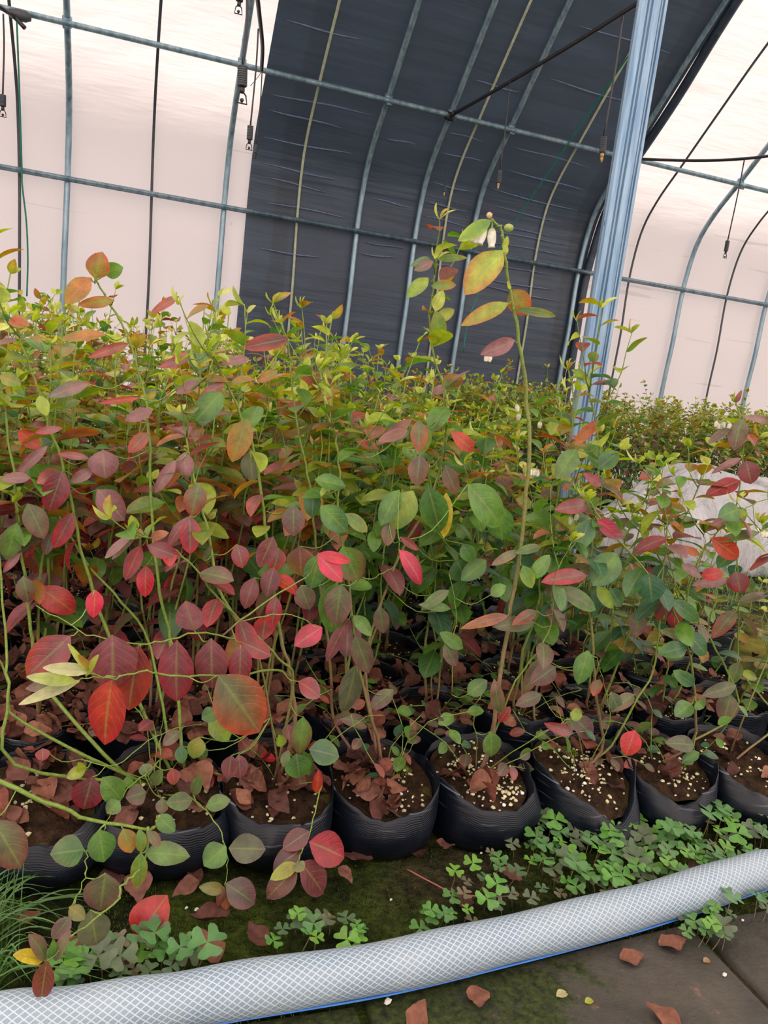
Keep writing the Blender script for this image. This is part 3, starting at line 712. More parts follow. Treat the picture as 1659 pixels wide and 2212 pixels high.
# ---- shared meshes for the block
BAGM = [make_bag(s).mesh('grow_bag', M_BAG) for s in range(6)]
SOILM = []; PERLM = []
for s in range(4):
    sb, sv = make_soil(s); SOILM.append(sb.mesh('soil', M_SOIL)); PERLM.append(make_perlite(s, sv, 60).mesh('perlite', M_PERL, False))
def proto(seed, kind, H, nc, lod, **kw):
    sm, lm = make_plant(seed, kind, H, nc, lod, **kw); return sm.mesh('stem', M_STEM), lm.mesh('foliage', M_LEAF)
PR = {'red': [proto(100+i, 'red', .93, 3+i % 2, 0, gap=.034) for i in range(9)],
      'green': [proto(200+i, 'green', .90, 3+i % 2, 0, gap=.034) for i in range(8)],
      'mix': [proto(300+i, 'mix', .86, 3+i % 2, 0, gap=.036) for i in range(8)],
      'redN': [proto(120+i, 'red', .97, 3, 0, gap=.042, size=1.22, twigs=3) for i in range(6)], 'greenN': [proto(220+i, 'green', .95, 3, 0, gap=.040, size=1.22, twigs=3) for i in range(6)], 'mixN': [proto(320+i, 'mix', .88, 3, 0, gap=.042, size=1.15, twigs=3) for i in range(4)],
      'sparse': [proto(350+i, 'mix', .80, 2, 0, gap=.055, twigs=0) for i in range(3)],
      'far': [proto(400+i, 'mix' if i % 2 else 'green', .86, 5, 1, gap=.034, spread=1.5, twigs=5, size=.95) for i in range(6)]}
def potted(x, y, kind, label, group, sc=1.0, bag=True, seed=0, name='potted_blueberry_plant', pots=True):
    root = empty(name, (x, y, -0.004)); tag(root, label, 'potted plant', group)
    rz = R.uniform(0, 6.28); root.rotation_euler = (0, 0, rz)
    st, fo = R.choice(PR[kind])
    a = obj('stem', st, None, root); b = obj('foliage', fo, None, root)
    for q in (a, b): q.scale = (1, 1, sc)
    for q in (a, b): q.rotation_euler = (0, 0, R.uniform(0, 6.28)*0)
    if pots:
        obj('grow_bag', R.choice(BAGM), None, root); so = obj('soil', R.choice(SOILM), None, root); tag(obj('perlite', R.choice(PERLM), None, so), kind='stuff')
    return root
def hscale(x):   # canopy height along the bed
    return float(np.interp(x, [-1.2, 0.0, 0.5, 0.9, 1.3, 1.8], [1.00, .98, 0.95, 0.93, .86, .78]))
PITCH = 0.188
ORD = 'first second third fourth fifth sixth seventh eighth ninth tenth eleventh twelfth thirteenth fourteenth'.split()
rows = []
for r_ in range(1, 13):
    y = 1.18+0.183*r_+(0.02 if r_ > 3 else 0)*(r_-3); cnt = -1
    x = -1.35+(PITCH/2 if r_ % 2 else 0)
    while x < 1.75:
        xx = x+R.uniform(-.008, .008); yy = y+R.uniform(-.008, .008)
        lim_r = 1.62 if r_ == 1 else 1.5 if r_ == 2 else 1.22
        lim_l = -0.30-0.20*(y-1.1)-0.12
        if lim_l < xx < lim_r and not (abs(xx-PX) < .14 and abs(yy-PY) < .14):
            cnt += 1
            k = 'red' if xx < 0.28+0.1*math.sin(y*9) else ('green' if xx < 0.85 else 'mix')
            if r_ > 5 and R.random() < .5: k = R.choice(['green', 'mix', 'red'])
            zone = 'left' if xx < .28 else 'mid' if xx < .85 else 'right'
            side_ = {'left': 'red-leaved left end', 'mid': 'green middle', 'right': 'thinner right end'}[zone]
            if r_ == 1: lb = 'blueberry plant in the second row of black bags, %s from the left' % ORD[cnt]; gp = 'second row blueberry plants'
            elif r_ <= 3: lb = 'blueberry plant in the %s row of bags, %s from the left' % (('third', 'fourth')[r_-2], ORD[cnt]); gp = '%s row blueberry plants' % ('third', 'fourth')[r_-2]
            else: lb = 'blueberry plant deep in the bed, only its top showing, %s' % side_; gp = 'blueberry plants deep in the bed, %s' % side_
            if r_ <= 4: k += 'N'
            h = hscale(xx)*(.93 if r_ <= 4 else 1.0)*R.uniform(.88, 1.05)*(1.0 if r_ < 8 else .97)
            if xx > 1.05 and r_ <= 2: h *= .62; k = 'sparse'
            potted(xx, yy, k, lb, gp, h)
        x += PITCH
# far bed beyond the pole and the sack
x = 1.9
for r_ in range(6):
    y = 4.15+0.28*r_; x = 1.9+0.12*(r_ % 2)
    while x < 1.0+1.02*y:
        potted(x+R.uniform(-.04, .04), y+R.uniform(-.04, .04), 'far', 'small-looking blueberry plant in the distant bed beyond the white sack and the pole', 'blueberry plants in the distant bed', R.uniform(.90, 1.03), pots=(r_ < 2))
        x += 0.27

# ------------------------------------------------------------------ front row: each plant built on its own
POTX = {-2: -.292, -1: -.104, 0: .082, 1: .270, 2: .457, 3: .646, 4: .868, 5: 1.060, 6: 1.246}
FY = 1.180
FR_ = [(-1.57, .034, 1.0), (1.57, -.012, .9)]
SAG = {4: FR_+[(-1.15, .040, .55)], 0: FR_+[(-0.5, .022, .45), (-2.6, .014, .4)], 5: FR_+[(-1.9, .012, .5)], 3: FR_+[(-.6, .006, .3)], -1: FR_+[(-1.0, .01, .5)], 1: FR_+[(-2.0, .004, .4)], 6: FR_+[(-1.8, .01, .6)], 2: FR_, -2: FR_}
FRONT_LABEL = {
    -2: 'blueberry plant outside the left edge that arches one thick green cane into the photo', -1: 'blueberry plant in the leaf-filled bag at the left edge of the front row',
    0: 'blueberry plant in the scuffed sagging front bag, small round green leaves hanging low', 1: 'front-row blueberry plant with purple hanging leaves and a mottled orange leaf',
    2: 'blueberry plant in the front bag heaped with curled brown leaves', 3: 'tallest blueberry plant, its single cane ending in white bell flowers',
    4: 'blueberry plant in the collapsed front bag whose rim has slumped open', 5: 'front-row blueberry plant right of the collapsed bag, its cane arching left',
    6: 'rightmost front-row blueberry plant at the right frame edge, with red and purple leaves'}
TWIG = np.array(lin((122, 148, 66)))
HERO = {
 -1: dict(canes=[], leaves=[]),
 -2: dict(canes=[([(-.292, 1.18, .093), (-.36, 1.08, .24), (-.27, .97, .33), (0, 1690, .93), (100, 1733, .93), (200, 1772, .94), (310, 1791, .95), (335, 1785, .96)], .0042, 0),
      ([(320, 1786, .95), (315, 1850, .94), (292, 1888, .92), (265, 1911, .90), (255, 1942, .88), (200, 1990, .85), (142, 2030, .83)], .0019, 0),
      ([(228, 1780, .94), (200, 1815, .93), (187, 1850, .92), (183, 1895, .91), (165, 1935, .90)], .0013, 0),
      ([(345, 1760, .96), (337, 1782, .955)], .0015, 0)],
   leaves=[(182, 1836, 113, 1842, 66, .92, 'dgreen', 'dull'), (214, 1792, 226, 1864, 58, .93, 'green', 'dgreen'), (313, 1842, 409, 1845, 50, .94, 'green', 'dull'), (266, 1790, 285, 1843, 38, .94, 'olive', 'orange'),
      (304, 1842, 296, 1922, 34, .93, 'green', 'olive'), (300, 1792, 310, 1842, 24, .94, 'green', 'olive'), (338, 1762, 378, 1796, 36, .97, 'green', 'dgreen'), (-15, 1772, 52, 1880, 78, .90, 'dull', 'maroon'),
      (322, 1795, 345, 1828, 22, .94, 'dull', 'pinkbr'), (228, 1886, 215, 1975, 80, .91, 'dull', 'purple'), (195, 1965, 212, 2054, 68, .88, 'dull', 'pgreen'), (152, 1980, 112, 2032, 34, .87, 'pgreen', 'mauve'),
      (150, 1960, 182, 1984, 30, .88, 'olive', 'dull'), (92, 2076, 40, 2056, 32, .83, 'yellow', 'yellow'), (98, 2072, 78, 2022, 34, .83, 'dull', 'purple'), (102, 2075, 84, 2170, 44, .82, 'brown', 'maroon'),
      (118, 2075, 136, 2022, 26, .83, 'dull', 'mauve'), (108, 2070, 118, 2040, 16, .83, 'green', 'green')]),
 0: dict(canes=[([(.082, 1.18, .093), (345, 1640, 1.17), (347, 1590, 1.2), (352, 1540, 1.2)], .0012, 0),
      ([(350, 1640, 1.15), (320, 1665, 1.12), (285, 1695, 1.09), (262, 1728, 1.06), (240, 1755, 1.04), (222, 1800, 1.03)], .0012, 0),
      ([(.082, 1.17, .093), (400, 1720, 1.12), (430, 1737, 1.08), (462, 1772, 1.04), (488, 1830, 1.02), (491, 1880, 1.01), (487, 1920, 1.0)], .0013, 0),
      ([(.06, 1.2, .093), (30, 1650, 1.15), (20, 1500, 1.16), (12, 1400, 1.18), (0, 1200, 1.2), (-10, 1000, 1.2)], .0030, 0),
      ([(.06, 1.2, .093), (45, 1560, 1.2), (20, 1480, 1.2), (-20, 1390, 1.2)], .003, 0),
      ([(.03, 1.22, .093), (85, 1470, 1.3), (72, 1400, 1.3), (60, 1310, 1.3), (44, 1160, 1.3), (30, 1020, 1.3), (18, 930, 1.3), (0, 820, 1.3), (-10, 700, 1.3)], .0034, 2),
      ([(.10, 1.22, .093), (245, 1400, 1.3), (192, 1250, 1.3), (160, 1110, 1.3), (132, 990, 1.3), (104, 925, 1.3), (88, 850, 1.3), (60, 780, 1.3), (35, 700, 1.3)], .0032, 1),
      ([(.10, 1.24, .093), (325, 1400, 1.32), (262, 1300, 1.32), (190, 1220, 1.32), (150, 1150, 1.32), (110, 1090, 1.32), (52, 1052, 1.32)], .0026, 0),
      ([(.12, 1.22, .093), (370, 1400, 1.28), (345, 1280, 1.28), (330, 1150, 1.28), (325, 1000, 1.28), (318, 900, 1.28), (300, 800, 1.28), (262, 700, 1.28), (215, 620, 1.28), (204, 600, 1.28)], .0030, 0),
      ([(.09, 1.2, .093), (180, 1640, 1.15), (250, 1655, 1.1), (320, 1600, 1.1), (380, 1575, 1.12), (450, 1560, 1.15)], .0011, 0)],
   leaves=[(135, 1018, 105, 1108, 54, 1.27, 'purple', 'crimson'), (222, 972, 226, 1032, 64, 1.26, 'mauve', 'purple'), (210, 1058, 272, 1122, 56, 1.26, 'mauve', 'maroon'), (156, 1108, 120, 1186, 38, 1.27, 'purple', 'hot'), (102, 964, 32, 1024, 22, 1.27, 'mauve', 'purple'), (66, 1032, 4, 1032, 24, 1.27, 'mauve', 'mauve'),
      (60, 1088, 96, 1162, 50, 1.27, 'dull', 'maroon'), (36, 1130, 14, 1212, 44, 1.26, 'green', 'dull'), (50, 1245, 60, 1302, 38, 1.27, 'dull', 'maroon'), (110, 1150, 98, 1198, 24, 1.3, 'pgreen', 'maroon'), (192, 990, 128, 978, 16, 1.27, 'mauve', 'crimson'), (200, 1015, 155, 1040, 24, 1.27, 'mauve', 'mauve'), (44, 1195, 6, 1235, 16, 1.27, 'mauve', 'crimson'),
      (134, 925, 78, 932, 16, 1.27, 'mauve', 'hotpink'), (40, 930, 85, 965, 36, 1.3, 'redor', 'redor'), (320, 935, 278, 975, 30, 1.25, 'pinkbr', 'redor'), (330, 885, 272, 906, 26, 1.25, 'mauve', 'mauve'), (205, 602, 218, 546, 50, 1.25, 'olive', 'redor'), (196, 600, 140, 650, 44, 1.26, 'orange', 'olive'), (246, 648, 172, 658, 24, 1.26, 'olive', 'redor'),
      (225, 590, 262, 578, 34, 1.28, 'green', 'green'), (278, 742, 194, 770, 20, 1.25, 'pinkbr', 'crimson'), (228, 722, 134, 724, 26, 1.25, 'orange', 'olive'), (300, 716, 250, 740, 0, 1.2, 'green', 'green'), (190, 830, 104, 852, 30, 1.25, 'mauve', 'bgreen'), (85, 855, 100, 895, 26, 1.25, 'ylg', 'ylg'), (30, 835, 90, 820, 0, 1.2, 'green', 'green'), (0, 812, 42, 828, 30, 1.26, 'olive', 'green'), (20, 690, 60, 700, 30, 1.26, 'redor', 'olive'),
      (262, 1727, 228, 1686, 52, 1.06, 'green', 'green'), (258, 1730, 232, 1756, 34, 1.05, 'green', 'dull'), (200, 1678, 178, 1756, 66, 1.10, 'purple', 'crimson'), (315, 1712, 275, 1722, 44, 1.10, 'dull', 'purple'),
      (290, 1690, 270, 1690, 28, 1.10, 'green', 'green'), (310, 1650, 320, 1675, 28, 1.13, 'dull', 'green'), (330, 1695, 345, 1668, 26, 1.12, 'dull', 'green'), (415, 1729, 364, 1733, 38, 1.09, 'dull', 'green'),
      (350, 1725, 350, 1758, 26, 1.09, 'dull', 'purple'), (445, 1742, 492, 1725, 36, 1.06, 'green', 'dull'), (418, 1718, 428, 1682, 24, 1.07, 'dull', 'green'), (488, 1828, 440, 1868, 56, 1.02, 'green', 'dgreen'), (494, 1832, 574, 1834, 60, 1.02, 'dull', 'pgreen'),
      (488, 1908, 555, 1952, 62, 1.0, 'pgreen', 'purple'), (484, 1922, 437, 1917, 26, 1.0, 'olive', 'dull'), (487, 1925, 490, 1966, 24, 1.0, 'orange', 'pinkbr'), (483, 1915, 472, 1958, 18, 1.0, 'brown', 'maroon'),
      (185, 1660, 145, 1678, 26, 1.12, 'ylg', 'olive'), (180, 1668, 172, 1652, 18, 1.12, 'ylg', 'ylg'), (92, 1617, 92, 1642, 28, 1.12, 'maroon', 'crimson'), (390, 1580, 352, 1605, 30, 1.13, 'dull', 'purple'), (372, 1660, 378, 1695, 28, 1.12, 'crimson', 'pinkbr')]),
 1: dict(canes=[([(.270, 1.185, .093), (637, 1560, 1.18), (625, 1450, 1.18), (605, 1370, 1.18), (590, 1250, 1.18), (572, 1140, 1.17), (550, 980, 1.16), (520, 900, 1.15), (482, 805, 1.14), (452, 760, 1.13)], .0036, 2),
      ([(.262, 1.18, .093), (633, 1475, 1.16), (600, 1420, 1.14), (540, 1360, 1.12), (470, 1290, 1.09), (430, 1240, 1.07), (380, 1190, 1.05), (330, 1165, 1.03), (292, 1145, 1.02)], .0024, 1),
      ([(626, 1465, 1.17), (600, 1448, 1.10), (520, 1458, 1.03), (430, 1460, .98), (350, 1457, .95), (305, 1450, .93), (250, 1463, .91), (190, 1455, .89)], .0020, 0),
      ([(250, 1463, .91), (215, 1462, .90), (165, 1472, .89)], .0014, 0),
      ([(.275, 1.18, .093), (560, 1420, 1.12), (490, 1378, 1.08), (425, 1368, 1.05), (350, 1385, 1.03), (290, 1389, 1.02), (205, 1376, 1.0), (140, 1343, 1.0), (78, 1308, 1.0)], .0017, 0),
      ([(480, 1374, 1.08), (560, 1310, 1.08), (640, 1260, 1.08), (672, 1235, 1.07), (688, 1195, 1.06)], .0017, 0),
      ([(515, 1343, 1.08), (590, 1328, 1.09), (640, 1330, 1.09), (692, 1357, 1.08)], .0013, 0),
      ([(.275, 1.17, .093), (690, 1690, 1.10), (682, 1740, 1.05), (670, 1800, 1.02), (650, 1842, 1.0), (640, 1868, .99)], .0013, 0),
      ([(.27, 1.17, .093), (660, 1640, 1.13), (720, 1600, 1.12), (790, 1550, 1.12), (830, 1545, 1.12)], .001, 0),
      ([(560, 1410, 1.13), (480, 1290, 1.1), (455, 1170, 1.12), (430, 1080, 1.13), (412, 1000, 1.14), (395, 900, 1.15), (375, 820, 1.15)], .0026, 2)],
   leaves=[(410, 775, 345, 786, 20, 1.13, 'mauve', 'crimson'), (386, 640, 326, 672, 18, 1.2, 'pinkbr', 'redor'), (625, 732, 530, 746, 36, 1.2, 'dkmaroon', 'redor'), (430, 826, 382, 846, 24, 1.13, 'mauve', 'mauve'), (392, 835, 432, 850, 0, 1.2, 'mauve', 'mauve'), (300, 860, 216, 868, 12, 1.14, 'redor', 'crimson'), (538, 775, 482, 780, 20, 1.13, 'mauve', 'mauve'), (600, 800, 560, 822, 20, 1.14, 'olive', 'redor'),
      (472, 1458, 572, 1592, 118, .94, 'dull', 'redor'), (243, 1468, 214, 1612, 92, .92, 'redor', 'crimson'), (196, 1450, 98, 1440, 26, .89, 'pale', 'pale'), (172, 1470, 40, 1518, 24, .89, 'pale', 'pale'), (165, 1472, 62, 1462, 26, .885, 'ylg', 'pale'),
      (192, 1452, 152, 1398, 12, .89, 'lime', 'ylg'), (200, 1450, 175, 1420, 12, .89, 'olive', 'orange'), (170, 1474, 58, 1482, 30, .895, 'dull', 'mauve'), (185, 1460, 202, 1420, 16, .89, 'ylg', 'olive'),
      (243, 1372, 245, 1494, 104, 1.0, 'purple', 'maroon'), (300, 1394, 272, 1548, 78, 1.01, 'maroon', 'redor'), (383, 1384, 375, 1526, 78, 1.0, 'purple', 'crimson'), (457, 1380, 457, 1492, 70, 1.01, 'purple', 'maroon'), (520, 1394, 518, 1480, 50, 1.02, 'purple', 'crimson'),
      (524, 1388, 585, 1415, 42, 1.04, 'maroon', 'crimson'), (152, 1374, 55, 1462, 78, 1.0, 'purple', 'redor'), (205, 1274, 204, 1334, 36, 1.02, 'hot', 'hotpink'), (315, 1222, 313, 1290, 36, 1.04, 'crimson', 'hot'), (305, 1178, 268, 1252, 34, 1.04, 'crimson', 'purple'),
      (318, 1178, 388, 1203, 34, 1.03, 'purple', 'crimson'), (420, 1362, 400, 1306, 60, 1.05, 'mauve', 'purple'), (290, 1150, 225, 1200, 20, 1.02, 'mauve', 'mauve'), (292, 1147, 285, 1118, 22, 1.02, 'lime', 'ylg'), (300, 1148, 240, 1205, 14, 1.03, 'dull', 'mauve'), (325, 1162, 360, 1150, 20, 1.03, 'pinkbr', 'orange'),
      (590, 1160, 562, 1226, 42, 1.12, 'maroon', 'purple'), (603, 1185, 592, 1232, 40, 1.16, 'maroon', 'redor'), (592, 1225, 575, 1288, 42, 1.15, 'purple', 'maroon'), (596, 1288, 586, 1358, 34, 1.14, 'purple', 'hot'), (550, 1248, 526, 1314, 40, 1.14, 'purple', 'maroon'),
      (696, 1355, 638, 1392, 46, 1.08, 'hotpink', 'crimson'), (634, 1092, 633, 1158, 50, 1.14, 'pgreen', 'purple'), (686, 1200, 745, 1252, 48, 1.05, 'hotpink', 'hot'), (690, 1197, 672, 1275, 50, 1.09, 'green', 'bgreen'), (688, 1196, 757, 1212, 24, 1.055, 'hot', 'hotpink'),
      (512, 1176, 526, 1226, 38, 1.12, 'purple', 'crimson'), (440, 1210, 452, 1182, 12, 1.1, 'dull', 'dull'), (668, 1818, 753, 1852, 74, 1.01, 'crimson', 'crimson'), (668, 1796, 612, 1830, 44, 1.02, 'dkmaroon', 'maroon'), (651, 1835, 588, 1875, 48, 1.01, 'dkmaroon', 'dkmaroon'),
      (648, 1862, 711, 1934, 66, 1.0, 'maroon', 'purple'), (642, 1866, 586, 1896, 30, .99, 'olive', 'ylg'), (642, 1874, 574, 1940, 52, .99, 'brown', 'dkmaroon'), (640, 1866, 655, 1878, 26, .985, 'dull', 'olive'), (684, 1714, 688, 1672, 22, 1.09, 'redor', 'crimson'),
      (655, 1548, 648, 1632, 44, 1.13, 'green', 'maroon'), (640, 1628, 648, 1684, 58, 1.12, 'dgreen', 'green'), (668, 1618, 735, 1632, 56, 1.11, 'bgreen', 'green'), (655, 1622, 668, 1680, 30, 1.13, 'green', 'green'), (622, 1622, 610, 1655, 20, 1.11, 'dull', 'green'),
      (610, 1612, 605, 1592, 22, 1.11, 'ylg', 'green'), (645, 1472, 696, 1502, 46, 1.10, 'crimson', 'mauve'), (500, 1632, 492, 1684, 36, 1.1, 'maroon', 'purple'), (515, 1630, 522, 1684, 34, 1.1, 'purple', 'maroon'), (468, 1536, 438, 1552, 34, 1.08, 'green', 'bgreen'), (430, 1592, 418, 1640, 38, 1.12, 'olive', 'green'), (388, 1612, 396, 1650, 26, 1.12, 'bgreen', 'green'),
      (455, 1545, 500, 1602, 50, 1.12, 'ylg', 'green'), (430, 1045, 412, 1114, 48, 1.12, 'dull', 'crimson'), (410, 1115, 412, 1196, 44, 1.11, 'purple', 'hot'), (405, 1118, 362, 1176, 24, 1.11, 'purple', 'maroon'), (398, 978, 400, 1032, 40, 1.14, 'mauve', 'purple'), (380, 995, 333, 1062, 26, 1.13, 'mauve', 'purple'),
      (232, 1118, 272, 1052, 0, 1.2, 'mauve', 'mauve'), (535, 905, 500, 995, 52, 1.15, 'olive', 'orange'), (540, 975, 545, 1040, 44, 1.2, 'dull', 'pgreen'), (478, 848, 425, 905, 52, 1.12, 'green', 'dgreen'), (485, 825, 424, 868, 24, 1.13, 'mauve', 'redor')]),
 2: dict(canes=[([(.457, 1.18, .093), (820, 1610, 1.18), (798, 1540, 1.18), (773, 1425, 1.18), (757, 1290, 1.18), (742, 1200, 1.18), (730, 1100, 1.18), (733, 1020, 1.18), (722, 940, 1.18), (700, 870, 1.18), (692, 800, 1.18)], .0030, 3),
      ([(.44, 1.2, .093), (722, 1560, 1.28), (714, 1450, 1.28), (697, 1300, 1.28), (680, 1150, 1.28), (670, 1050, 1.28), (648, 950, 1.28), (632, 850, 1.28), (625, 760, 1.28), (610, 700, 1.28)], .0030, 3),
      ([(.45, 1.18, .093), (868, 1640, 1.16), (900, 1600, 1.14)], .0012, 0), ([(745, 1215, 1.18), (790, 1250, 1.16), (820, 1243, 1.14), (850, 1222, 1.13), (862, 1195, 1.12), (863, 1170, 1.12)], .0013, 0),
      ([(.46, 1.2, .093), (790, 1440, 1.25), (825, 1300, 1.28), (868, 1190, 1.3), (930, 1080, 1.3), (952, 1000, 1.3), (966, 920, 1.3), (962, 850, 1.3), (940, 780, 1.3), (928, 700, 1.3), (935, 620, 1.3), (944, 562, 1.3)], .0031, 2)],
   leaves=[(738, 1262, 722, 1352, 60, 1.14, 'dull', 'purple'), (728, 1258, 712, 1368, 66, 1.16, 'green', 'green'), (740, 1180, 775, 1258, 68, 1.16, 'green', 'maroon'), (768, 1372, 800, 1460, 46, 1.15, 'dull', 'purple'), (680, 1036, 747, 1046, 40, 1.16, 'green', 'dgreen'), (693, 1092, 754, 1150, 52, 1.15, 'green', 'bgreen'),
      (680, 1060, 670, 1116, 40, 1.18, 'bgreen', 'dgreen'), (752, 1338, 703, 1428, 30, 1.15, 'maroon', 'purple'), (764, 1330, 806, 1372, 30, 1.15, 'green', 'green'), (862, 1188, 925, 1260, 44, 1.10, 'hotpink', 'crimson'), (865, 1160, 905, 1188, 16, 1.11, 'maroon', 'crimson'), (745, 1110, 795, 1146, 32, 1.17, 'green', 'olive'),
      (650, 1265, 668, 1318, 46, 1.17, 'dull', 'purple'), (770, 1435, 745, 1545, 50, 1.2, 'dull', 'pgreen'), (790, 1560, 740, 1552, 28, 1.2, 'dull', 'purple'), (850, 1490, 800, 1530, 34, 1.24, 'dull', 'purple'), (648, 1180, 650, 1245, 60, 1.19, 'maroon', 'olive'), (555, 1580, 560, 1560, 0, 1.2, 'dull', 'dull'),
      (925, 1050, 952, 1156, 62, 1.2, 'dgreen', 'green'), (862, 1058, 822, 1132, 44, 1.2, 'green', 'dgreen'), (892, 1060, 848, 1142, 60, 1.22, 'ylg', 'green'), (964, 1064, 960, 1164, 32, 1.22, 'yellow', 'yellow'), (1010, 1046, 1098, 1138, 76, 1.14, 'green', 'green'), (1075, 1090, 1085, 1170, 60, 1.2, 'green', 'dgreen'),
      (905, 908, 906, 974, 38, 1.22, 'dull', 'redor'), (908, 982, 898, 1048, 44, 1.21, 'pgreen', 'pinkbr'), (962, 1006, 986, 1068, 34, 1.2, 'pgreen', 'pinkbr'), (975, 934, 1030, 974, 32, 1.22, 'redor', 'redor'), (925, 925, 905, 980, 34, 1.25, 'green', 'ylg'), (890, 905, 818, 955, 24, 1.24, 'pinkbr', 'mauve'),
      (945, 560, 1013, 551, 15, 1.28, 'green', 'olive'), (932, 618, 986, 613, 22, 1.28, 'green', 'orange'), (925, 600, 882, 636, 30, 1.28, 'ylg', 'green'), (940, 672, 955, 628, 26, 1.28, 'lime', 'ylg'), (945, 690, 980, 668, 26, 1.28, 'ylg', 'olive'), (935, 565, 900, 580, 22, 1.28, 'mauve', 'dull'), (938, 558, 950, 540, 10, 1.28, 'lime', 'ylg'),
      (950, 735, 945, 675, 34, 1.28, 'green', 'olive'), (1050, 1210, 1000, 1250, 40, 1.25, 'green', 'dgreen'), (1000, 1175, 1022, 1215, 34, 1.24, 'dgreen', 'green'), (985, 1210, 1010, 1255, 60, 1.28, 'dgreen', 'dgreen'), (970, 1275, 912, 1310, 26, 1.2, 'dull', 'green'), (973, 1315, 912, 1305, 20, 1.2, 'green', 'dull'),
      (840, 1130, 838, 1178, 30, 1.2, 'pgreen', 'pinkbr'), (820, 1310, 828, 1370, 34, 1.22, 'dull', 'purple'), (880, 930, 822, 950, 24, 1.2, 'pinkbr', 'mauve')]),
 3: dict(canes=[([(.650, 1.18, .093), (1060, 1600, 1.18), (1075, 1500, 1.18), (1105, 1310, 1.18), (1128, 1150, 1.18), (1142, 980, 1.17), (1138, 860, 1.17), (1124, 760, 1.16), (1112, 680, 1.16), (1100, 620, 1.155), (1090, 550, 1.15), (1084, 500, 1.15), (1074, 484, 1.15), (1060, 474, 1.15)], .0046, 0),
      ([(.655, 1.18, .093), (1100, 1500, 1.15), (1160, 1410, 1.14), (1190, 1350, 1.14), (1200, 1250, 1.14), (1235, 1170, 1.14)], .0018, 2), ([(.64, 1.17, .093), (1170, 1585, 1.12), (1235, 1555, 1.11)], .0012, 0),
      ([(.64, 1.18, .093), (1030, 1600, 1.14), (1022, 1540, 1.13), (1040, 1500, 1.12)], .0011, 0),
      ([(975, 1500, 1.22), (978, 1400, 1.2), (985, 1340, 1.2), (982, 1290, 1.2), (970, 1240, 1.2)], .0014, 0)],
   leaves=[(1085, 541, 1004, 618, 70, 1.14, 'ylg', 'orange'), (1060, 476, 998, 514, 30, 1.14, 'green', 'ylg'), (1098, 655, 1005, 692, 34, 1.15, 'ylg', 'orange'), (1104, 626, 1140, 680, 50, 1.17, 'olive', 'redor'), (1116, 668, 1209, 680, 18, 1.15, 'dgreen', 'olive'), (1112, 735, 1048, 764, 34, 1.15, 'mauve', 'purple'),
      (1088, 540, 1097, 513, 12, 1.15, 'lime', 'ylg'), (1090, 552, 1094, 530, 12, 1.15, 'lime', 'lime'), (1102, 625, 1098, 612, 6, 1.15, 'lime', 'lime'), (1060, 1580, 1066, 1640, 42, 1.12, 'green', 'dull'), (1080, 1540, 1070, 1480, 30, 1.13, 'dull', 'pinkbr'),
      (1098, 1330, 1005, 1350, 24, 1.15, 'pinkbr', 'orange'), (1160, 1320, 1110, 1345, 26, 1.14, 'pgreen', 'redor'), (1155, 1345, 1075, 1350, 34, 1.15, 'dull', 'pgreen'), (1060, 1285, 1090, 1265, 28, 1.14, 'green', 'green'), (1130, 1222, 1150, 1270, 30, 1.13, 'green', 'ylg'), (1150, 1250, 1185, 1200, 32, 1.13, 'green', 'green'),
      (1170, 1562, 1237, 1590, 0, 1.1, 'mauve', 'mauve'), (1120, 1190, 1068, 1215, 20, 1.16, 'dull', 'pinkbr'), (1170, 1180, 1120, 1190, 20, 1.16, 'dull', 'green'), (1078, 1560, 1100, 1530, 22, 1.14, 'crimson', 'pinkbr'), (1010, 1500, 1050, 1470, 36, 1.2, 'green', 'dgreen'), (960, 1390, 990, 1440, 34, 1.2, 'dull', 'purple'), (1000, 1400, 960, 1370, 30, 1.2, 'green', 'green')]),
 4: dict(canes=[([(.868, 1.18, .093), (1300, 1620, 1.18), (1288, 1500, 1.18), (1280, 1400, 1.18), (1275, 1300, 1.18), (1278, 1180, 1.18), (1285, 1080, 1.18), (1295, 1000, 1.18), (1290, 930, 1.18), (1276, 860, 1.18), (1268, 815, 1.18)], .0032, 4),
      ([(.875, 1.185, .093), (1322, 1610, 1.18), (1370, 1520, 1.18), (1410, 1450, 1.18), (1425, 1350, 1.18), (1430, 1250, 1.18), (1440, 1150, 1.18), (1425, 1070, 1.18), (1380, 1000, 1.18)], .0026, 1),
      ([(.87, 1.2, .093), (1155, 1550, 1.3), (1182, 1400, 1.32), (1190, 1300, 1.32), (1196, 1180, 1.32), (1205, 1050, 1.32), (1230, 950, 1.32), (1240, 860, 1.32), (1228, 800, 1.32)], .0030, 4),
      ([(.87, 1.17, .093), (1316, 1560, 1.15), (1305, 1480, 1.14), (1290, 1420, 1.14)], .0011, 0), ([(.87, 1.17, .093), (1240, 1560, 1.12), (1200, 1570, 1.1), (1150, 1600, 1.1)], .0011, 0)],
   leaves=[(1268, 1243, 1183, 1243, 38, 1.14, 'mauve', 'hot'), (1333, 1194, 1284, 1262, 62, 1.15, 'green', 'bgreen'), (1204, 1272, 1297, 1312, 44, 1.15, 'dull', 'green'), (1290, 1266, 1326, 1315, 28, 1.16, 'ylg', 'green'), (1318, 1270, 1345, 1312, 30, 1.16, 'bgreen', 'green'), (1402, 1238, 1408, 1302, 62, 1.12, 'bgreen', 'bgreen'),
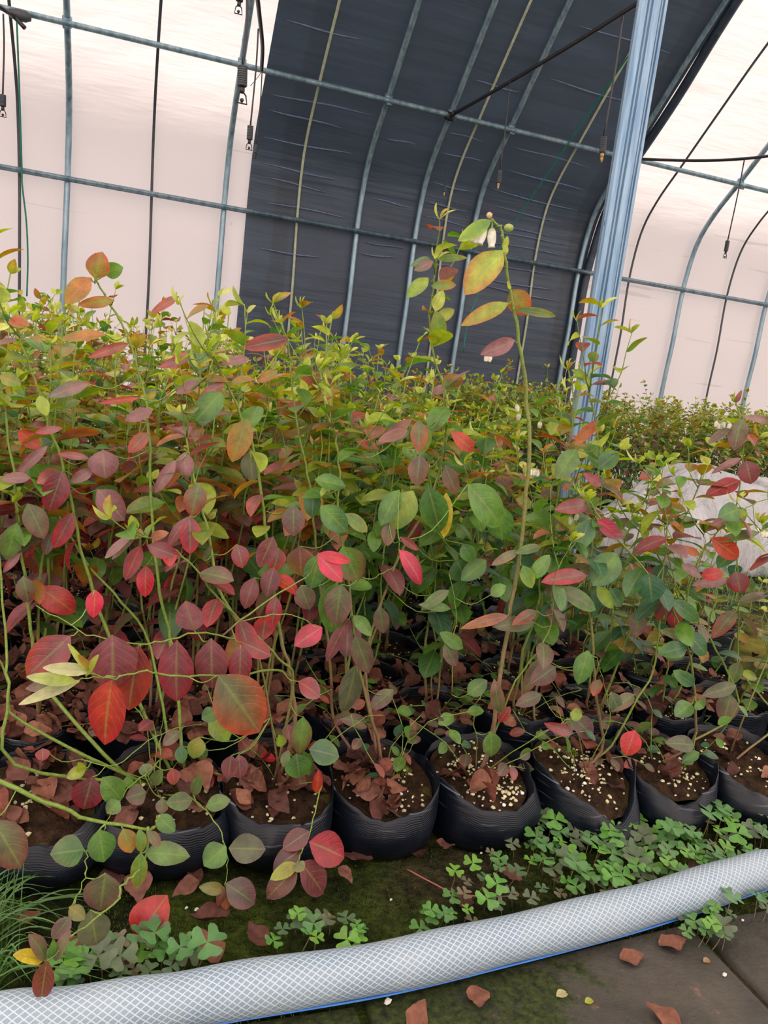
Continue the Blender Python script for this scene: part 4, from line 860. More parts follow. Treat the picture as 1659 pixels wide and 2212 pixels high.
      (1275, 1122, 1250, 1186, 44, 1.15, 'bgreen', 'green'), (1290, 1122, 1350, 1166, 34, 1.14, 'hotpink', 'mauve'), (1270, 1405, 1250, 1478, 42, 1.15, 'green', 'dgreen'), (1240, 1550, 1288, 1594, 46, 1.12, 'pgreen', 'purple'), (1238, 1584, 1186, 1568, 24, 1.1, 'mauve', 'crimson'), (1232, 1540, 1258, 1548, 28, 1.11, 'ylg', 'green'),
      (1372, 1578, 1352, 1632, 44, 1.14, 'hot', 'redor'), (1145, 1395, 1245, 1350, 0, 1.2, 'dull', 'dull'), (1296, 1468, 1280, 1500, 24, 1.15, 'dull', 'hot'), (1320, 1495, 1340, 1540, 30, 1.15, 'dull', 'bgreen'), (1275, 1090, 1210, 1095, 34, 1.16, 'mauve', 'crimson'), (1300, 1050, 1268, 1025, 20, 1.16, 'mauve', 'hotpink'),
      (1295, 1010, 1335, 975, 40, 1.17, 'bgreen', 'green'), (1245, 970, 1205, 1030, 44, 1.2, 'green', 'dull'), (1240, 960, 1298, 905, 24, 1.2, 'orange', 'redor'), (1278, 830, 1245, 798, 20, 1.18, 'ylg', 'green'), (1280, 830, 1338, 818, 12, 1.18, 'purple', 'mauve'), (1170, 1420, 1130, 1500, 30, 1.22, 'dull', 'pinkbr'),
      (1200, 1440, 1150, 1475, 44, 1.2, 'pgreen', 'maroon'), (1380, 1170, 1340, 1200, 0, 1.2, 'green', 'green'), (1420, 1400, 1375, 1450, 0, 1.2, 'dull', 'dull'), (1370, 1500, 1325, 1530, 30, 1.15, 'dull', 'pinkbr'), (1410, 1460, 1450, 1440, 0, 1.2, 'dull', 'dull'), (1170, 1500, 1120, 1520, 30, 1.2, 'dull', 'purple')]),
 5: dict(canes=[([(1.060, 1.18, .093), (1498, 1600, 1.17), (1500, 1500, 1.17), (1486, 1400, 1.17), (1445, 1300, 1.16), (1400, 1237, 1.15), (1342, 1172, 1.14), (1295, 1115, 1.14), (1272, 1080, 1.14)], .0031, 1),
      ([(1.07, 1.2, .093), (1590, 1540, 1.25), (1560, 1430, 1.25), (1500, 1330, 1.25), (1440, 1230, 1.24), (1395, 1160, 1.24), (1365, 1110, 1.24)], .0026, 1),
      ([(1478, 1340, 1.22), (1483, 1290, 1.2), (1508, 1210, 1.18), (1537, 1165, 1.17), (1580, 1120, 1.16), (1625, 1090, 1.15), (1680, 1070, 1.15)], .0019, 1),
      ([(1470, 1310, 1.22), (1440, 1180, 1.22), (1435, 1130, 1.22)], .0012, 1), ([(1500, 1250, 1.2), (1520, 1190, 1.2), (1522, 1150, 1.2)], .0011, 1)],
   leaves=[(1484, 1398, 1430, 1408, 38, 1.15, 'bgreen', 'green'), (1484, 1368, 1532, 1414, 44, 1.15, 'bgreen', 'dgreen'), (1450, 1296, 1520, 1346, 34, 1.14, 'bgreen', 'green'), (1494, 1520, 1462, 1542, 38, 1.14, 'green', 'bgreen'), (1505, 1515, 1520, 1530, 30, 1.14, 'green', 'dgreen'), (1500, 1610, 1452, 1602, 36, 1.12, 'dull', 'pgreen'), (1500, 1480, 1465, 1455, 30, 1.15, 'bgreen', 'green'),
      (1536, 1162, 1611, 1212, 42, 1.15, 'redor', 'redor'), (1598, 1100, 1562, 1112, 42, 1.14, 'green', 'bgreen'), (1512, 1198, 1471, 1180, 18, 1.17, 'orange', 'redor'), (1438, 1110, 1435, 1070, 28, 1.2, 'pinkbr', 'dull'), (1445, 1125, 1482, 1152, 18, 1.2, 'orange', 'olive'), (1525, 1148, 1590, 1102, 18, 1.17, 'mauve', 'pinkbr'),
      (1472, 1220, 1520, 1245, 24, 1.16, 'mauve', 'purple'), (1515, 1245, 1565, 1235, 30, 1.22, 'hot', 'redor'), (1640, 1150, 1560, 1160, 22, 1.15, 'dull', 'green'), (1490, 1340, 1527, 1318, 0, 1.2, 'maroon', 'maroon'), (1480, 1380, 1440, 1360, 24, 1.18, 'dull', 'olive'), (1455, 1310, 1460, 1360, 34, 1.2, 'crimson', 'maroon'), (1500, 1560, 1535, 1600, 0, 1.2, 'dull', 'dull'), (1510, 1625, 1480, 1640, 22, 1.12, 'green', 'bgreen'), (1580, 1500, 1560, 1560, 46, 1.2, 'dull', 'purple'), (1590, 1480, 1530, 1500, 30, 1.2, 'dull', 'pgreen')]),
 6: dict(canes=[([(1.246, 1.18, .093), (1680, 1560, 1.25), (1640, 1500, 1.3), (1598, 1440, 1.32), (1595, 1300, 1.32), (1590, 1180, 1.32), (1592, 1080, 1.32), (1606, 980, 1.32), (1600, 910, 1.32), (1590, 870, 1.32)], .0026, 1),
      ([(1.246, 1.2, .093), (1700, 1300, 1.2), (1665, 1180, 1.2), (1645, 1130, 1.2)], .0019, 1)],
   leaves=[(1612, 995, 1624, 1046, 46, 1.28, 'purple', 'maroon'), (1598, 1038, 1533, 1062, 36, 1.28, 'crimson', 'maroon'), (1600, 990, 1545, 1014, 16, 1.3, 'mauve', 'purple'), (1590, 1234, 1600, 1282, 46, 1.28, 'mauve', 'crimson'), (1575, 1252, 1506, 1262, 22, 1.29, 'mauve', 'purple'), (1603, 905, 1584, 968, 40, 1.3, 'dull', 'purple'), (1605, 900, 1690, 912, 16, 1.3, 'mauve', 'dull'),
      (1590, 1318, 1540, 1372, 34, 1.28, 'dull', 'crimson'), (1575, 925, 1533, 952, 20, 1.3, 'pgreen', 'mauve'), (1595, 1300, 1662, 1278, 20, 1.28, 'dull', 'mauve'), (1597, 1430, 1580, 1475, 30, 1.28, 'dull', 'green'), (1600, 1450, 1640, 1468, 20, 1.28, 'ylg', 'dull'), (1590, 870, 1600, 845, 10, 1.3, 'pinkbr', 'mauve')]),
}
def pt3(p):
    p = tuple(p)
    return W(p[0], p[1], p[2]) if abs(p[0]) > 5 or p[1] > 5 else np.array(p, float)
FRONT = {}; FSOIL = {}; FSTEM = {}
for k, X0 in POTX.items():
    hd = HERO[k]; root = empty('potted_blueberry_plant', (X0, FY, -0.004)); tag(root, FRONT_LABEL[k], 'potted plant'); FRONT[k] = root
    org = np.array([X0, FY, -0.004]); rnd = np.random.default_rng(900+k); sm, lm = MB(), MB(); allp = []
    kind = 'red' if k <= 1 else 'green' if k == 3 else 'mix'
    for pts, r0, tw in hd['canes']:
        P = np.array([pt3(p) for p in pts]); P = smooth_path(P, 4)
        P = P+np.concatenate([[[0, 0, 0]], rnd.normal(0, .0010, (len(P)-2, 3)), [[0, 0, 0]]])
        L = len(P); f = np.linspace(0, 1, L)[:, None]; br = .6 if r0 > .0028 and k >= 1 else .15
        cols = CP_*(1-np.clip(f/br, 0, 1))+CG*np.clip(f/br, 0, 1) if k in (1, 3) else CB*(1-np.clip(f/br, 0, 1))+CG*np.clip(f/br, 0, 1)
        if k <= 0: cols = np.tile(TWIG, (L, 1))
        tube(sm, P, r0*(1-.6*f[:, 0]), 8, cols); allp.append(P)
        # nodes: little swellings
        for j in range(3, L-1, 4): lathe(sm, [(r0*.5, -.002), (r0*.85*(1-.5*j/L)+.0006, 0), (r0*.5, .002)], P[j], P[j+1]-P[j-1], 6, cols[j])
        if tw:
            Hh = 1.0
            # random leaves above 45% of the cane, twigs and a leafy tip
            grow_cane(rnd, MB(), lm, P, kind, max(.9, P[-1][2]*1.02), r0*.6, .50 if r0 > .002 else .6, .036, 0, .95, 0)
            tmp = MB(); grow_cane(rnd, sm, lm, P[int(L*.5):], kind, max(.9, P[-1][2]*1.02), r0*.4, .3, .3, 0, .9, tw)
    AP = np.vstack(allp) if allp else None
    for (bx, by, tx, ty, wpx, y, c0, c1) in hd['leaves']:
        if wpx == 0: continue
        B = W(bx, by, y); 
        T = W(tx, ty, y-0.012); d = T-B; L = np.linalg.norm(d); toc = norm(CP-B)
        dep = float((B-CP) @ fwd); wd_ = wpx/F*dep
        nn = norm(toc+0.16*rnd.normal(0, 1, 3)+np.array([0, 0, .25]))
        leaf(lm, B, d, nn, L*1.03, wd_*0.98, PAL[c0]*rnd.uniform(.9, 1.1), PAL[c1]*rnd.uniform(.9, 1.1), rnd.uniform(.25, .55), rnd.uniform(.06, .22), rnd, 0, shape=-.06)
        if AP is not None:
            D = np.linalg.norm(AP-B, axis=1); j = int(np.argmin(D)); 
            if D[j] > .006:
                q = AP[j]; tube(sm, smooth_path([q, (q+B)/2+np.array([0, 0, -.2*D[j]]), B], 3), .0009, 4, TWIG)
    if k == -2 or k in (0, 3, 2, 4, 5, 1):
        # weak low shoots with small round leaves
        for c in range(4):
            a = rnd.uniform(0, 6.28); pts = [org+np.array([math.cos(a)*.02, math.sin(a)*.02, .092])]; dd = norm([math.cos(a), math.sin(a), rnd.uniform(.6, 2.2)])
            if pts[0][1] < FY-.0 and rnd.random() < .6: dd = norm(dd*np.array([1, -1, 1]))
            nseg = rnd.integers(5, 10)
            for j in range(nseg): dd = norm(dd+rnd.normal(0, .2, 3)+np.array([0, 0, -.08])); pts.append(pts[-1]+dd*.026)
            pts = np.array(pts); tube(sm, pts, .0009, 5, TWIG)
            for j in range(2, nseg+1):
                ph = j*2.4+a; q0, q1 = pick(rnd, LOW[kind if kind != 'green' else 'mix']); l = rnd.uniform(.018, .036)
                leaf(lm, pts[j], norm([math.cos(ph), math.sin(ph), rnd.uniform(-.6, .4)]), norm([0, -.4, 1]+rnd.normal(0, .3, 3)), l, l*.64, q0, q1, .4, .12, rnd, 0)
    if sm.n: FSTEM[k] = obj('stem', sm, M_STEM, root, org=org)
    if lm.n: obj('foliage', lm, M_LEAF, root, org=org)
    sg = SAG.get(k)
    bo = obj('grow_bag', make_bag(40+k, .0985 if k != 4 else .103, .116, sg), M_BAG, root)
    sb, sv = make_soil(40+k, .0925 if k != 4 else .097, .090, [(-1.15, .030, .6)] if k == 4 else None, .27); so = obj('soil', sb, M_SOIL, root); FSOIL[k] = so
    tag(obj('perlite', make_perlite(40+k, sv, {3: 200, 4: 150, 5: 80, 2: 80}.get(k, 50), R0=.086, big=1.25), M_PERL, so, smooth=False), kind='stuff')
# flowers on the tallest cane and elsewhere
def flowers(k, spots, sc=1.0):
    rnd = np.random.default_rng(5)
    for (px, py, y, n) in spots:
        for q in range(n):
            mb = MB(); bells(mb, W(px+5*q, py+3*(q % 2), y), 1, rnd, sc); obj('bell_flower', mb, M_FLOWER, FSTEM[k], org=np.array(FRONT[k].location))
fm = MB(); org = np.array(FRONT[3].location)
for (px, py, ax_) in ((1047, 487, (-.15, 0, -1)), (1063, 492, (.12, 0, -1)), (1041, 486, (-.3, .2, -1))):
    o_ = W(px, py, 1.145); pr = [(.0008, -.006), (.0018, 0), (.0044, .002), (.0064, .007), (.0070, .014), (.0064, .021), (.0046, .026), (.0060, .029), (.002, .0275)]
    cc = [lin((150, 175, 80))]*2+[lin((190, 208, 150)), lin((236, 238, 222)), lin((246, 245, 238)), lin((246, 245, 240)), lin((246, 245, 240)), lin((240, 238, 228)), lin((200, 190, 160))]
    fm = MB(); lathe(fm, pr, o_, ax_, 12, np.repeat(np.array(cc), 12, axis=0)); tube(fm, [W(1060, 474, 1.15), o_+np.array([0, 0, .006]), o_], .0009, 5, lin((150, 175, 80)))
    obj('bell_flower', fm, M_FLOWER, FSTEM[3], org=org)
fm = MB(); lathe(fm, [(.001, 0), (.005, .003), (.0065, .008), (.005, .013), (.0025, .015)], W(1089, 492, 1.148), (1, 0, .15), 9, lin((190, 205, 120))); obj('flower_bud', fm, M_FLOWER, FSTEM[3], org=org)
fm = MB(); lathe(fm, [(.001, 0), (.004, .002), (.005, .006), (.002, .009)], W(1058, 472, 1.148), (-.3, 0, 1), 9, lin((225, 200, 170))); obj('flower_bud', fm, M_FLOWER, FSTEM[3], org=org)
flowers(6, [(1548, 908, 1.31, 3), (1560, 912, 1.31, 3), (1640, 1140, 1.19, 4), (1650, 1148, 1.19, 3)], .85)
flowers(4, [(1122, 892, 1.3, 1), (1166, 908, 1.3, 1), (1112, 870, 1.32, 1), (1060, 765, 1.4, 2), (1150, 1010, 1.25, 3), (1230, 1110, 1.2, 3)], .9)

# stray bigger pot on the moss at the right
SX, SY = 1.705, 1.86
root = empty('potted_blueberry_plant', (SX, SY, -.004)); tag(root, 'blueberry plant in a separate tall black bag standing on yellow moss at the right', 'potted plant')
obj('grow_bag', make_bag(77, .104, .165), M_BAG, root); sb, sv = make_soil(77, .099, .140); obj('soil', sb, M_SOIL, root)
tag(obj('perlite', make_perlite(77, sv, 120, R0=.09), M_PERL, root, False), kind='stuff')
a, b = make_plant(778, 'mix', .46, 3, 0, gap=.04, z0=.14, twigs=1); obj('stem', a, M_STEM, root); obj('foliage', b, M_LEAF, root)

# ------------------------------------------------------------------ white sack
SC = np.array([3.30, 3.42, 0.0]); m = MB(); NUs, NVs = 90, 40; V = []; C = []
def sack_r(a, t):
    return 1+0.055*math.sin(3*a+1.1)+0.04*math.sin(5*a+t*3)+0.02*math.sin(13*a+4*t)+0.012*math.sin(27*a-6*t)
for i in range(NVs+1):
    t = i/NVs; ph = t*math.pi*.5*1.0
    for k in range(NUs):
        a = 2*math.pi*k/NUs; rr = sack_r(a, t)*(math.cos(ph)**.55 if t < 1 else 0)*(1.0+.04*math.sin(t*9))
        x = .92*rr*math.cos(a); y = .36*rr*math.sin(a); z = .44*math.sin(ph)**.85
        z *= 1+.20*math.exp(-((x+.40)/.2)**2)+.06*math.exp(-((x-.1)/.2)**2)-.10*math.exp(-((x+.80)/.12)**2)
        z += .016*abs(math.sin(6*a+3*math.sin(2*a)))*t*(1-t)*2+.007*math.sin(17*a+9*t)*t
        fo = 1+.012*math.sin(41*a+5*math.sin(7*t))*(1-t)+.008*math.sin(67*a-9*t); x *= fo; y *= fo; z += .010*math.sin(9*x+14*y)*t+.006*math.sin(31*x-7*y)*t*(1-t)*3
        V.append((x, y, max(0.0, z-.004))); c = [1, 1, 1]
        nz = math.sin(x*40+z*25)*.5+.5
        d1 = math.hypot((x-.06)/.06, (z-.36)/.09)
        if d1 < 1.2 and y < 0: f = max(0, 1-d1)*.8; c = [1, 1-.62*f-.0*nz, 1-.5*f]
        d2 = math.hypot((x+.38)/.05, (z-.30)/.02)
        if d2 < 1.3 and y < 0: f = max(0, 1.2-d2)*.8; c = [1-.8*f, 1-.15*f, 1-.35*f]
        z_ = 1
        C.append(c)
n = NUs
m.add(V, [(i*n+k, i*n+(k+1) % n, (i+1)*n+(k+1) % n, (i+1)*n+k) for i in range(NVs) for k in range(n)]+[tuple(range(n-1, -1, -1))], np.array(C))
sk = obj('sack', m, M_SACK, loc=tuple(SC)); tag(sk, 'large bulging white plastic sack lying on the moss at the right', 'sack')

# ------------------------------------------------------------------ fallen leaves
DRYC = [(122, 80, 64), (98, 62, 54), (136, 94, 74), (84, 54, 49), (124, 72, 58), (108, 72, 62)]
def dry_mesh(i, live=None):
    rnd = np.random.default_rng(600+i); mb = MB(); L = rnd.uniform(.040, .060); c = np.array(lin(DRYC[i % 6]))*rnd.uniform(.85, 1.15)
    nv, nu = 12, 7; t = np.linspace(0, 1, nv); u = np.linspace(-1, 1, nu); w = L*.29*np.power(np.sin(np.pi*np.power(t, .82)), .7)+.0006
    bend = rnd.uniform(-1.3, 1.5); curl = rnd.uniform(.3, 2.0)*rnd.choice([-1, 1]); P = np.zeros((nv, nu, 3))
    for a in range(nv):
        for b in range(nu):
            ang = u[b]*curl*.5*(1+.3*math.sin(a*.45)); ww = w[a]; yy = ww*math.sin(ang)/(curl*.5+1e-6)*1.0; zz = ww*(1-math.cos(ang))/abs(curl*.5)
            P[a, b] = (math.sin(bend*t[a])/bend*L, yy, (1-math.cos(bend*t[a]))/bend*L+zz)
    k = rnd.uniform(0, 6, 3); P[..., 2] += .0036*np.sin(P[..., 0]*130+k[0])*np.cos(P[..., 1]*170+k[1])+.0009*np.sin(P[..., 0]*300+P[..., 1]*240+k[2]); P += rnd.normal(0, .00035, P.shape)
    P -= P.reshape(-1, 3).mean(0); P[..., 2] -= P[..., 2].min()
    C = np.broadcast_to(c, (nv*nu, 3))*rnd.uniform(.85, 1.15, (nv*nu, 1))
    mb.add(P.reshape(-1, 3), [(a*nu+b, a*nu+b+1, (a+1)*nu+b+1, (a+1)*nu+b) for a in range(nv-1) for b in range(nu-1)], C); return mb
DRY = [dry_mesh(i) for i in range(14)]; DRYM = [d.mesh('fallen_leaf', M_DRY) for d in DRY]
FLAT = sorted(range(14), key=lambda i: float(np.ptp(DRY[i].v[0][:, 2])))[:5]
NL = 0
def fallen(x, y, z, label, group, sc=1.0, flat=False, idx=None):
    global NL
    o = bpy.data.objects.new('fallen_leaf', DRYM[R.choice(FLAT) if flat else R.randrange(14)]); COL.objects.link(o); tl = .18 if flat else .75
    o.location = (x, y, z); o.rotation_euler = (R.uniform(-tl, tl), R.uniform(-tl, tl), R.uniform(0, 6.28)); s = sc*R.uniform(.75, 1.1); o.scale = (s, s, s); NL += 1
    return tag(o, label, 'fallen leaf', group)
# in the front bags
NF = {-2: 4, -1: 34, 0: 16, 1: 34, 2: 34, 3: 11, 4: 12, 5: 12, 6: 7}
BL = {-2: 'leftmost front bag', -1: 'leaf-filled bag at the left edge', 0: 'front bag with the scuffed sagging rim', 1: 'front bag just left of the leaf-heaped one', 2: 'front bag heaped with curled leaves', 3: 'bag of the tallest flowering plant', 4: 'collapsed front bag', 5: 'front bag right of the collapsed one', 6: 'rightmost front bag'}
for k, n in NF.items():
    for j in range(n):
        a = R.uniform(0, 6.28); r = .074*math.sqrt(R.random()); 
        if k == 2: a = R.uniform(1.9, 4.9)
        if k == 3: a = R.uniform(3.0, 5.2)
        if k == 4: a = R.uniform(-1.6, 1.4); 
        zs = .088+.27*r*math.sin(a)+(.003 if j < 6 else .004+.0010*j)
        if k == 4: zs -= .028*(r/.09)**1.3*math.exp(-((math.atan2(math.sin(a+1.05), math.cos(a+1.05)))/.68)**2)
        fallen(POTX[k]+r*math.cos(a), FY+r*math.sin(a), zs, 'curled dry brown leaf in the %s' % BL[k], 'dry leaves on the %s' % BL[k])
# second and third rows
for j in range(105):
    r_ = 1 if j < 80 else 2; x = R.uniform(-.36, 1.45) if j % 3 else R.uniform(-.36, .55); y = 1.18+.183*r_+R.uniform(-.075, .075)
    fallen(x, y, .128+R.uniform(0, .016), 'curled dry brown leaf on the %s row of black bags' % ('second' if r_ == 1 else 'third'), 'dry leaves on the %s row of bags' % ('second' if r_ == 1 else 'third'))
# on the moss, individually placed
GL = [((770, 1858), 'flat brown leaf on the moss below the leaf-heaped bag', 1.1), ((960, 1833), 'curled brown leaf leaning on the foot of the tallest plant bag', 1.1), ((905, 1850), 'pair-side crumpled brown leaf left of the trailing red runner', 1.0), ((745, 1895), 'twisted brown leaf between the purple hanging leaves and the runner', .8),
      ((1095, 1893), 'dark maroon leaf lying among clover right of centre', 1.1), ((1002, 1955), 'pointed brown leaf touching the red runner', 1.0), ((455, 1985), 'upright folded brown leaf on moss above the hose', 1.1), ((452, 2050), 'square-ended brown leaf just above the hose', 1.1),
      ((557, 2025), 'small dark red curled leaf on moss above the hose', .8), ((235, 1905), 'dull brown leaf in the shade under the left bags', 1.0), ((400, 1925), 'dark crumpled leaf under the sagging bag', .9), ((300, 1925), 'brown leaf behind the bright red fallen leaf', 1.0),
      ((1350, 2055), 'crumpled pale brown leaf on paving below the hose', 1.1), ((1440, 2030), 'round-ended brown leaf on paving beside the hose right part', 1.1), ((885, 2158), 'brown leaf half under the hose near the bottom middle', 1.2), ((1032, 2160), 'narrow folded brown leaf just below the hose', .9), ((1430, 2200), 'red-brown leaf at the bottom edge on paving', 1.1),
      ((520, 2225), 'brown leaf under the hose at the bottom edge', 1.1), ((1500, 1880), 'brown leaf among clover by the hose', 1.1), ((165, 2040), 'brown leaf under the grass tuft', 1.0), ((60, 1990), 'brown leaf among grass at the left edge', 1.0), ((420, 1890), 'small brown leaf at the foot of the sagging bag', .8), ((270, 2075), 'dull brown leaf behind clover at the left', 1.0)]
for (p, lb, sc) in GL:
    g = G(*p, .004)
    if hose_dist(g) < .052: g[1] += (.060-hose_dist(g)) * (1 if p[1] < np.interp(p[0], [0, 830, 1659], [2205, 2089, 1877]) else -1)
    fallen(g[0], g[1], .003, lb, None, sc, True)
# bright red leaf standing on the moss
m = MB(); B = G(296, 2030, .016); T = W(354, 1938, B[1]+.015); leaf(m, B, T-B, norm(CP-B+np.array([0, 0, .6])), np.linalg.norm(T-B)*1.05, .052, PAL['hot'], PAL['redor'], .5, .5, np.random.default_rng(3), 0)
tag(obj('fallen_leaf', m, M_LEAF, org=B), 'bright red folded leaf lying on the moss above the hose at left', 'fallen leaf')
m = MB(); B = G(650, 2008, .008); T = W(660, 1958, B[1]+.02); leaf(m, B, T-B, norm(CP-B), np.linalg.norm(T-B), .032, PAL['dgreen'], PAL['green'], .2, .1, np.random.default_rng(4), 0)
tag(obj('fallen_leaf', m, M_LEAF, org=B), 'small green leaf standing on dark moss above the hose', 'fallen leaf')
# loose litter further back, too much to count
m = MB(); rnd = np.random.default_rng(21)
def litter_at(x, y, z, sc=1.0):
    d = DRY[rnd.integers(14)]; V = d.v[0]*sc*rnd.uniform(.75, 1.1); a, b, c = rnd.uniform(-.7, .7), rnd.uniform(-.7, .7), rnd.uniform(0, 6.28)
    Rm = np.array(Matrix.Rotation(c, 3, 'Z') @ Matrix.Rotation(b, 3, 'Y') @ Matrix.Rotation(a, 3, 'X')); m.add(V @ Rm.T+np.array([x, y, z]), d.f, d.c[0]*rnd.uniform(.75, 1.1))
for j in range(1500):
    y = 1.28+2.0*rnd.random()**1.4; x = rnd.uniform(-.4-.25*(y-1.2), 1.5) if rnd.random() < .45 else rnd.uniform(-.4-.25*(y-1.2), .55)
    litter_at(x, y, rnd.uniform(.125, .150))
for j in range(70): litter_at(rnd.uniform(1.3, 2.4), rnd.uniform(1.7, 2.9), .01, .9)
tag(obj('leaf_litter', m, M_DRY), 'loose brown leaf litter covering the bags and soil deeper in the bed', 'leaf litter', kind='stuff')

# ------------------------------------------------------------------ clover, grass, moss, runner, grit
def clover_mesh(i):
    rnd = np.random.default_rng(700+i); st, lf = MB(), MB(); H = rnd.uniform(.014, .042); tilt = np.array([rnd.uniform(-.012, .012), rnd.uniform(-.012, .006), 0]); top = np.array([0, 0, H])+tilt
    tube(st, smooth_path([(0, 0, 0), top*.5+np.array([.002, 0, 0]), top], 3), .0006, 5, lin((128, 110, 80)))
    base = np.array(lin([(92, 146, 62), (80, 126, 70), (108, 160, 60), (86, 116, 80), (96, 112, 84), (86, 136, 66), (122, 116, 90)][i % 7])); r = rnd.uniform(.0085, .0135); nrm = norm(np.array([rnd.uniform(-.2, .2), -.18+rnd.uniform(-.15, .15), 1])); a0 = rnd.uniform(0, 6.28)
    ex = norm(np.cross(nrm, (0, 1, 0))); ey = np.cross(nrm, ex)
    for q in range(3):
        a = a0+q*2.094; d = ex*math.cos(a)+ey*math.sin(a); s = np.cross(nrm, d); V = [top]; dro = rnd.uniform(-.08, .15)
        for t, w in ((.35, .34), (.7, .72), (.95, .80), (1.14, .60), (1.16, .34), (.98, .0)):
            for sg in (-1, 1):
                V.append(top+(d*t+s*w*sg)*r+nrm*r*(.22*w-dro*t*t))
        # midrib points keep the fold
        mid = [top+d*r*t-nrm*r*dro*t*t for t in (.35, .7, .95)]
        k = len(V); V += mid
        L_, R_ = [1, 3, 5, 7, 9], [2, 4, 6, 8, 10]; c_ = 11
        fc = [(0, 1, k), (0, k, 2), (1, 3, k+1, k), (k, k+1, 4, 2), (3, 5, k+2, k+1), (k+1, k+2, 6, 4), (5, 7, 9), (5, 9, 11, k+2), (6, 10, 8), (6, k+2, 11, 10)]
        lf.add(V, fc, base*1.25*rnd.uniform(.85, 1.15), np.array([(.9, .5)]*len(V)))
    return st.mesh('stem', M_STEM), lf.mesh('leaflets', M_CLOVER)
CLV = [clover_mesh(i) for i in range(16)]
def in_poly(x, y, P):
    c = False; j = len(P)-1
    for i in range(len(P)):
        if (P[i][1] > y) != (P[j][1] > y) and x < (P[j][0]-P[i][0])*(y-P[i][1])/(P[j][1]-P[i][1])+P[i][0]: c = not c
        j = i
    return c
def scatter_clover(poly, n, label, group, sc=1.0, dmin=20):
    pts = []; tries = 0; xs = [p[0] for p in poly]; ys = [p[1] for p in poly]
    while len(pts) < n and tries < n*60:
        tries += 1; x, y = R.uniform(min(xs), max(xs)), R.uniform(min(ys), max(ys))
        if not in_poly(x, y, poly) or any((x-a)**2+(y-b)**2 < dmin*dmin for a, b in pts): continue
        g = G(x, y+14, 0.0)
        if hose_dist(g) < .036: continue
        if any((g[0]-px)**2+(g[1]-FY)**2 < .093**2 for px in POTX.values()): continue
        pts.append((x, y)); st, lf = CLV[R.randrange(16)]; o = empty('clover', (g[0], g[1], -.002)); o.rotation_euler = (0, 0, R.uniform(-.9, .9)); s = sc*R.uniform(.8, 1.25); o.scale = (s, s, s)
        tag(o, label, 'clover', group); obj('stem', st, None, o); obj('leaflets', lf, None, o)
scatter_clover([(1135, 1800), (1150, 1755), (1230, 1760), (1340, 1800), (1440, 1735), (1560, 1715), (1659, 1690), (1700, 1700), (1700, 1830), (1560, 1885), (1350, 1925), (1250, 1935), (1180, 1900)], 190, 'small clover plant in the dense green mat between the right bags and the hose', 'clover mat beside the right bags', 1.32, 19)
scatter_clover([(1040, 1850), (1150, 1830), (1250, 1930), (1130, 1975), (960, 1965), (960, 1900)], 22, 'small greyish clover plant thinly scattered on moss beside the clover mat', 'scattered clover on open moss', 1.05, 28)
scatter_clover([(120, 2090), (190, 2060), (300, 2052), (440, 2062), (420, 2105), (130, 2140)], 34, 'small clover plant above the hose at the left, beside the grass', 'clover above the hose at the left', 1.2, 18)
scatter_clover([(580, 2060), (600, 2010), (700, 1990), (790, 2010), (780, 2045)], 14, 'small clover plant in the patch above the hose, bottom centre', 'clover patch above the hose centre', 1.1, 18)
scatter_clover([(880, 2020), (900, 1985), (1010, 1970), (1030, 1995)], 8, 'small clover plant above the hose right of centre', 'clover patch above the hose right of centre', 1.05, 18)
scatter_clover([(1465, 2030), (1480, 1965), (1560, 1945), (1590, 1960), (1565, 2045)], 14, 'small clover plant on the paving joint below the hose', 'clover on the paving joint', 1.05, 16)
scatter_clover([(1595, 1960), (1659, 1925), (1680, 1950), (1640, 1985)], 5, 'small greyish clover plant below the hose at the right edge', 'clover below the hose at the right edge', 1.0, 18)
# grass tuft at the lower left
def grass(name, base, tips, label, seed):
    rnd = np.random.default_rng(seed); mb = MB()
    for (B, T, h, w) in tips:
        B = np.array(B); T = np.array(T); mid = (B+T)/2+np.array([0, 0, h]); P = smooth_path([B, mid, T], 7); t = np.linspace(0, 1, len(P)); s = norm(np.cross(T-B, (0, 0, 1))); ww = w*np.sin(np.pi*np.clip(t*.85+.12, 0, 1))**.6*(1-t*.75)
        V = []; 
        for p, q in zip(P, ww): V += [p-s*q, p+np.array([0, 0, -q*.5]), p+s*q]
        c = np.array(lin((88, 134, 66)))*rnd.uniform(.75, 1.25)
        mb.add(V, [(i*3+j, i*3+j+1, (i+1)*3+j+1, (i+1)*3+j) for i in range(len(P)-1) for j in range(2)], c, np.array([(.9, .5)]*len(V)))
    o = obj(name, mb, M_GRASS, org=np.array(base)); tag(o, label, 'grass'); return o
rnd = np.random.default_rng(8); tips = []
for (bx, by), lst in (((-90, 2060), [(120, 1880), (130, 1890), (75, 1900), (60, 1860), (260, 1930), (250, 1940), (240, 1935), (110, 1930), (40, 1925), (160, 1975), (180, 2010), (130, 2000), (200, 1965), (60, 1960), (90, 1985)]),
                      ((-70, 2150), [(235, 2098), (228, 2110), (225, 2060), (140, 2080), (110, 2110), (160, 2120), (60, 2080), (100, 2050), (60, 2120), (20, 2060), (150, 2040)])):
    b = G(bx, by, 0)
    for (tx, ty) in lst:
        for q in range(2):
            bb = b+np.array([rnd.uniform(-.03, .03), rnd.uniform(-.03, .03), 0]); z = rnd.uniform(.02, .07); tt = G(tx+rnd.uniform(-25, 25), ty+rnd.uniform(-15, 15), z)
            tips.append((bb, tt, rnd.uniform(.02, .06), rnd.uniform(.0015, .0028)))
for q in range(9):
    b = G(rnd.uniform(-60, 40), rnd.uniform(2000, 2080), 0); tt = G(rnd.uniform(0, 60), rnd.uniform(1810, 1900), .12); tips.append((b, tt, .03, .0009))
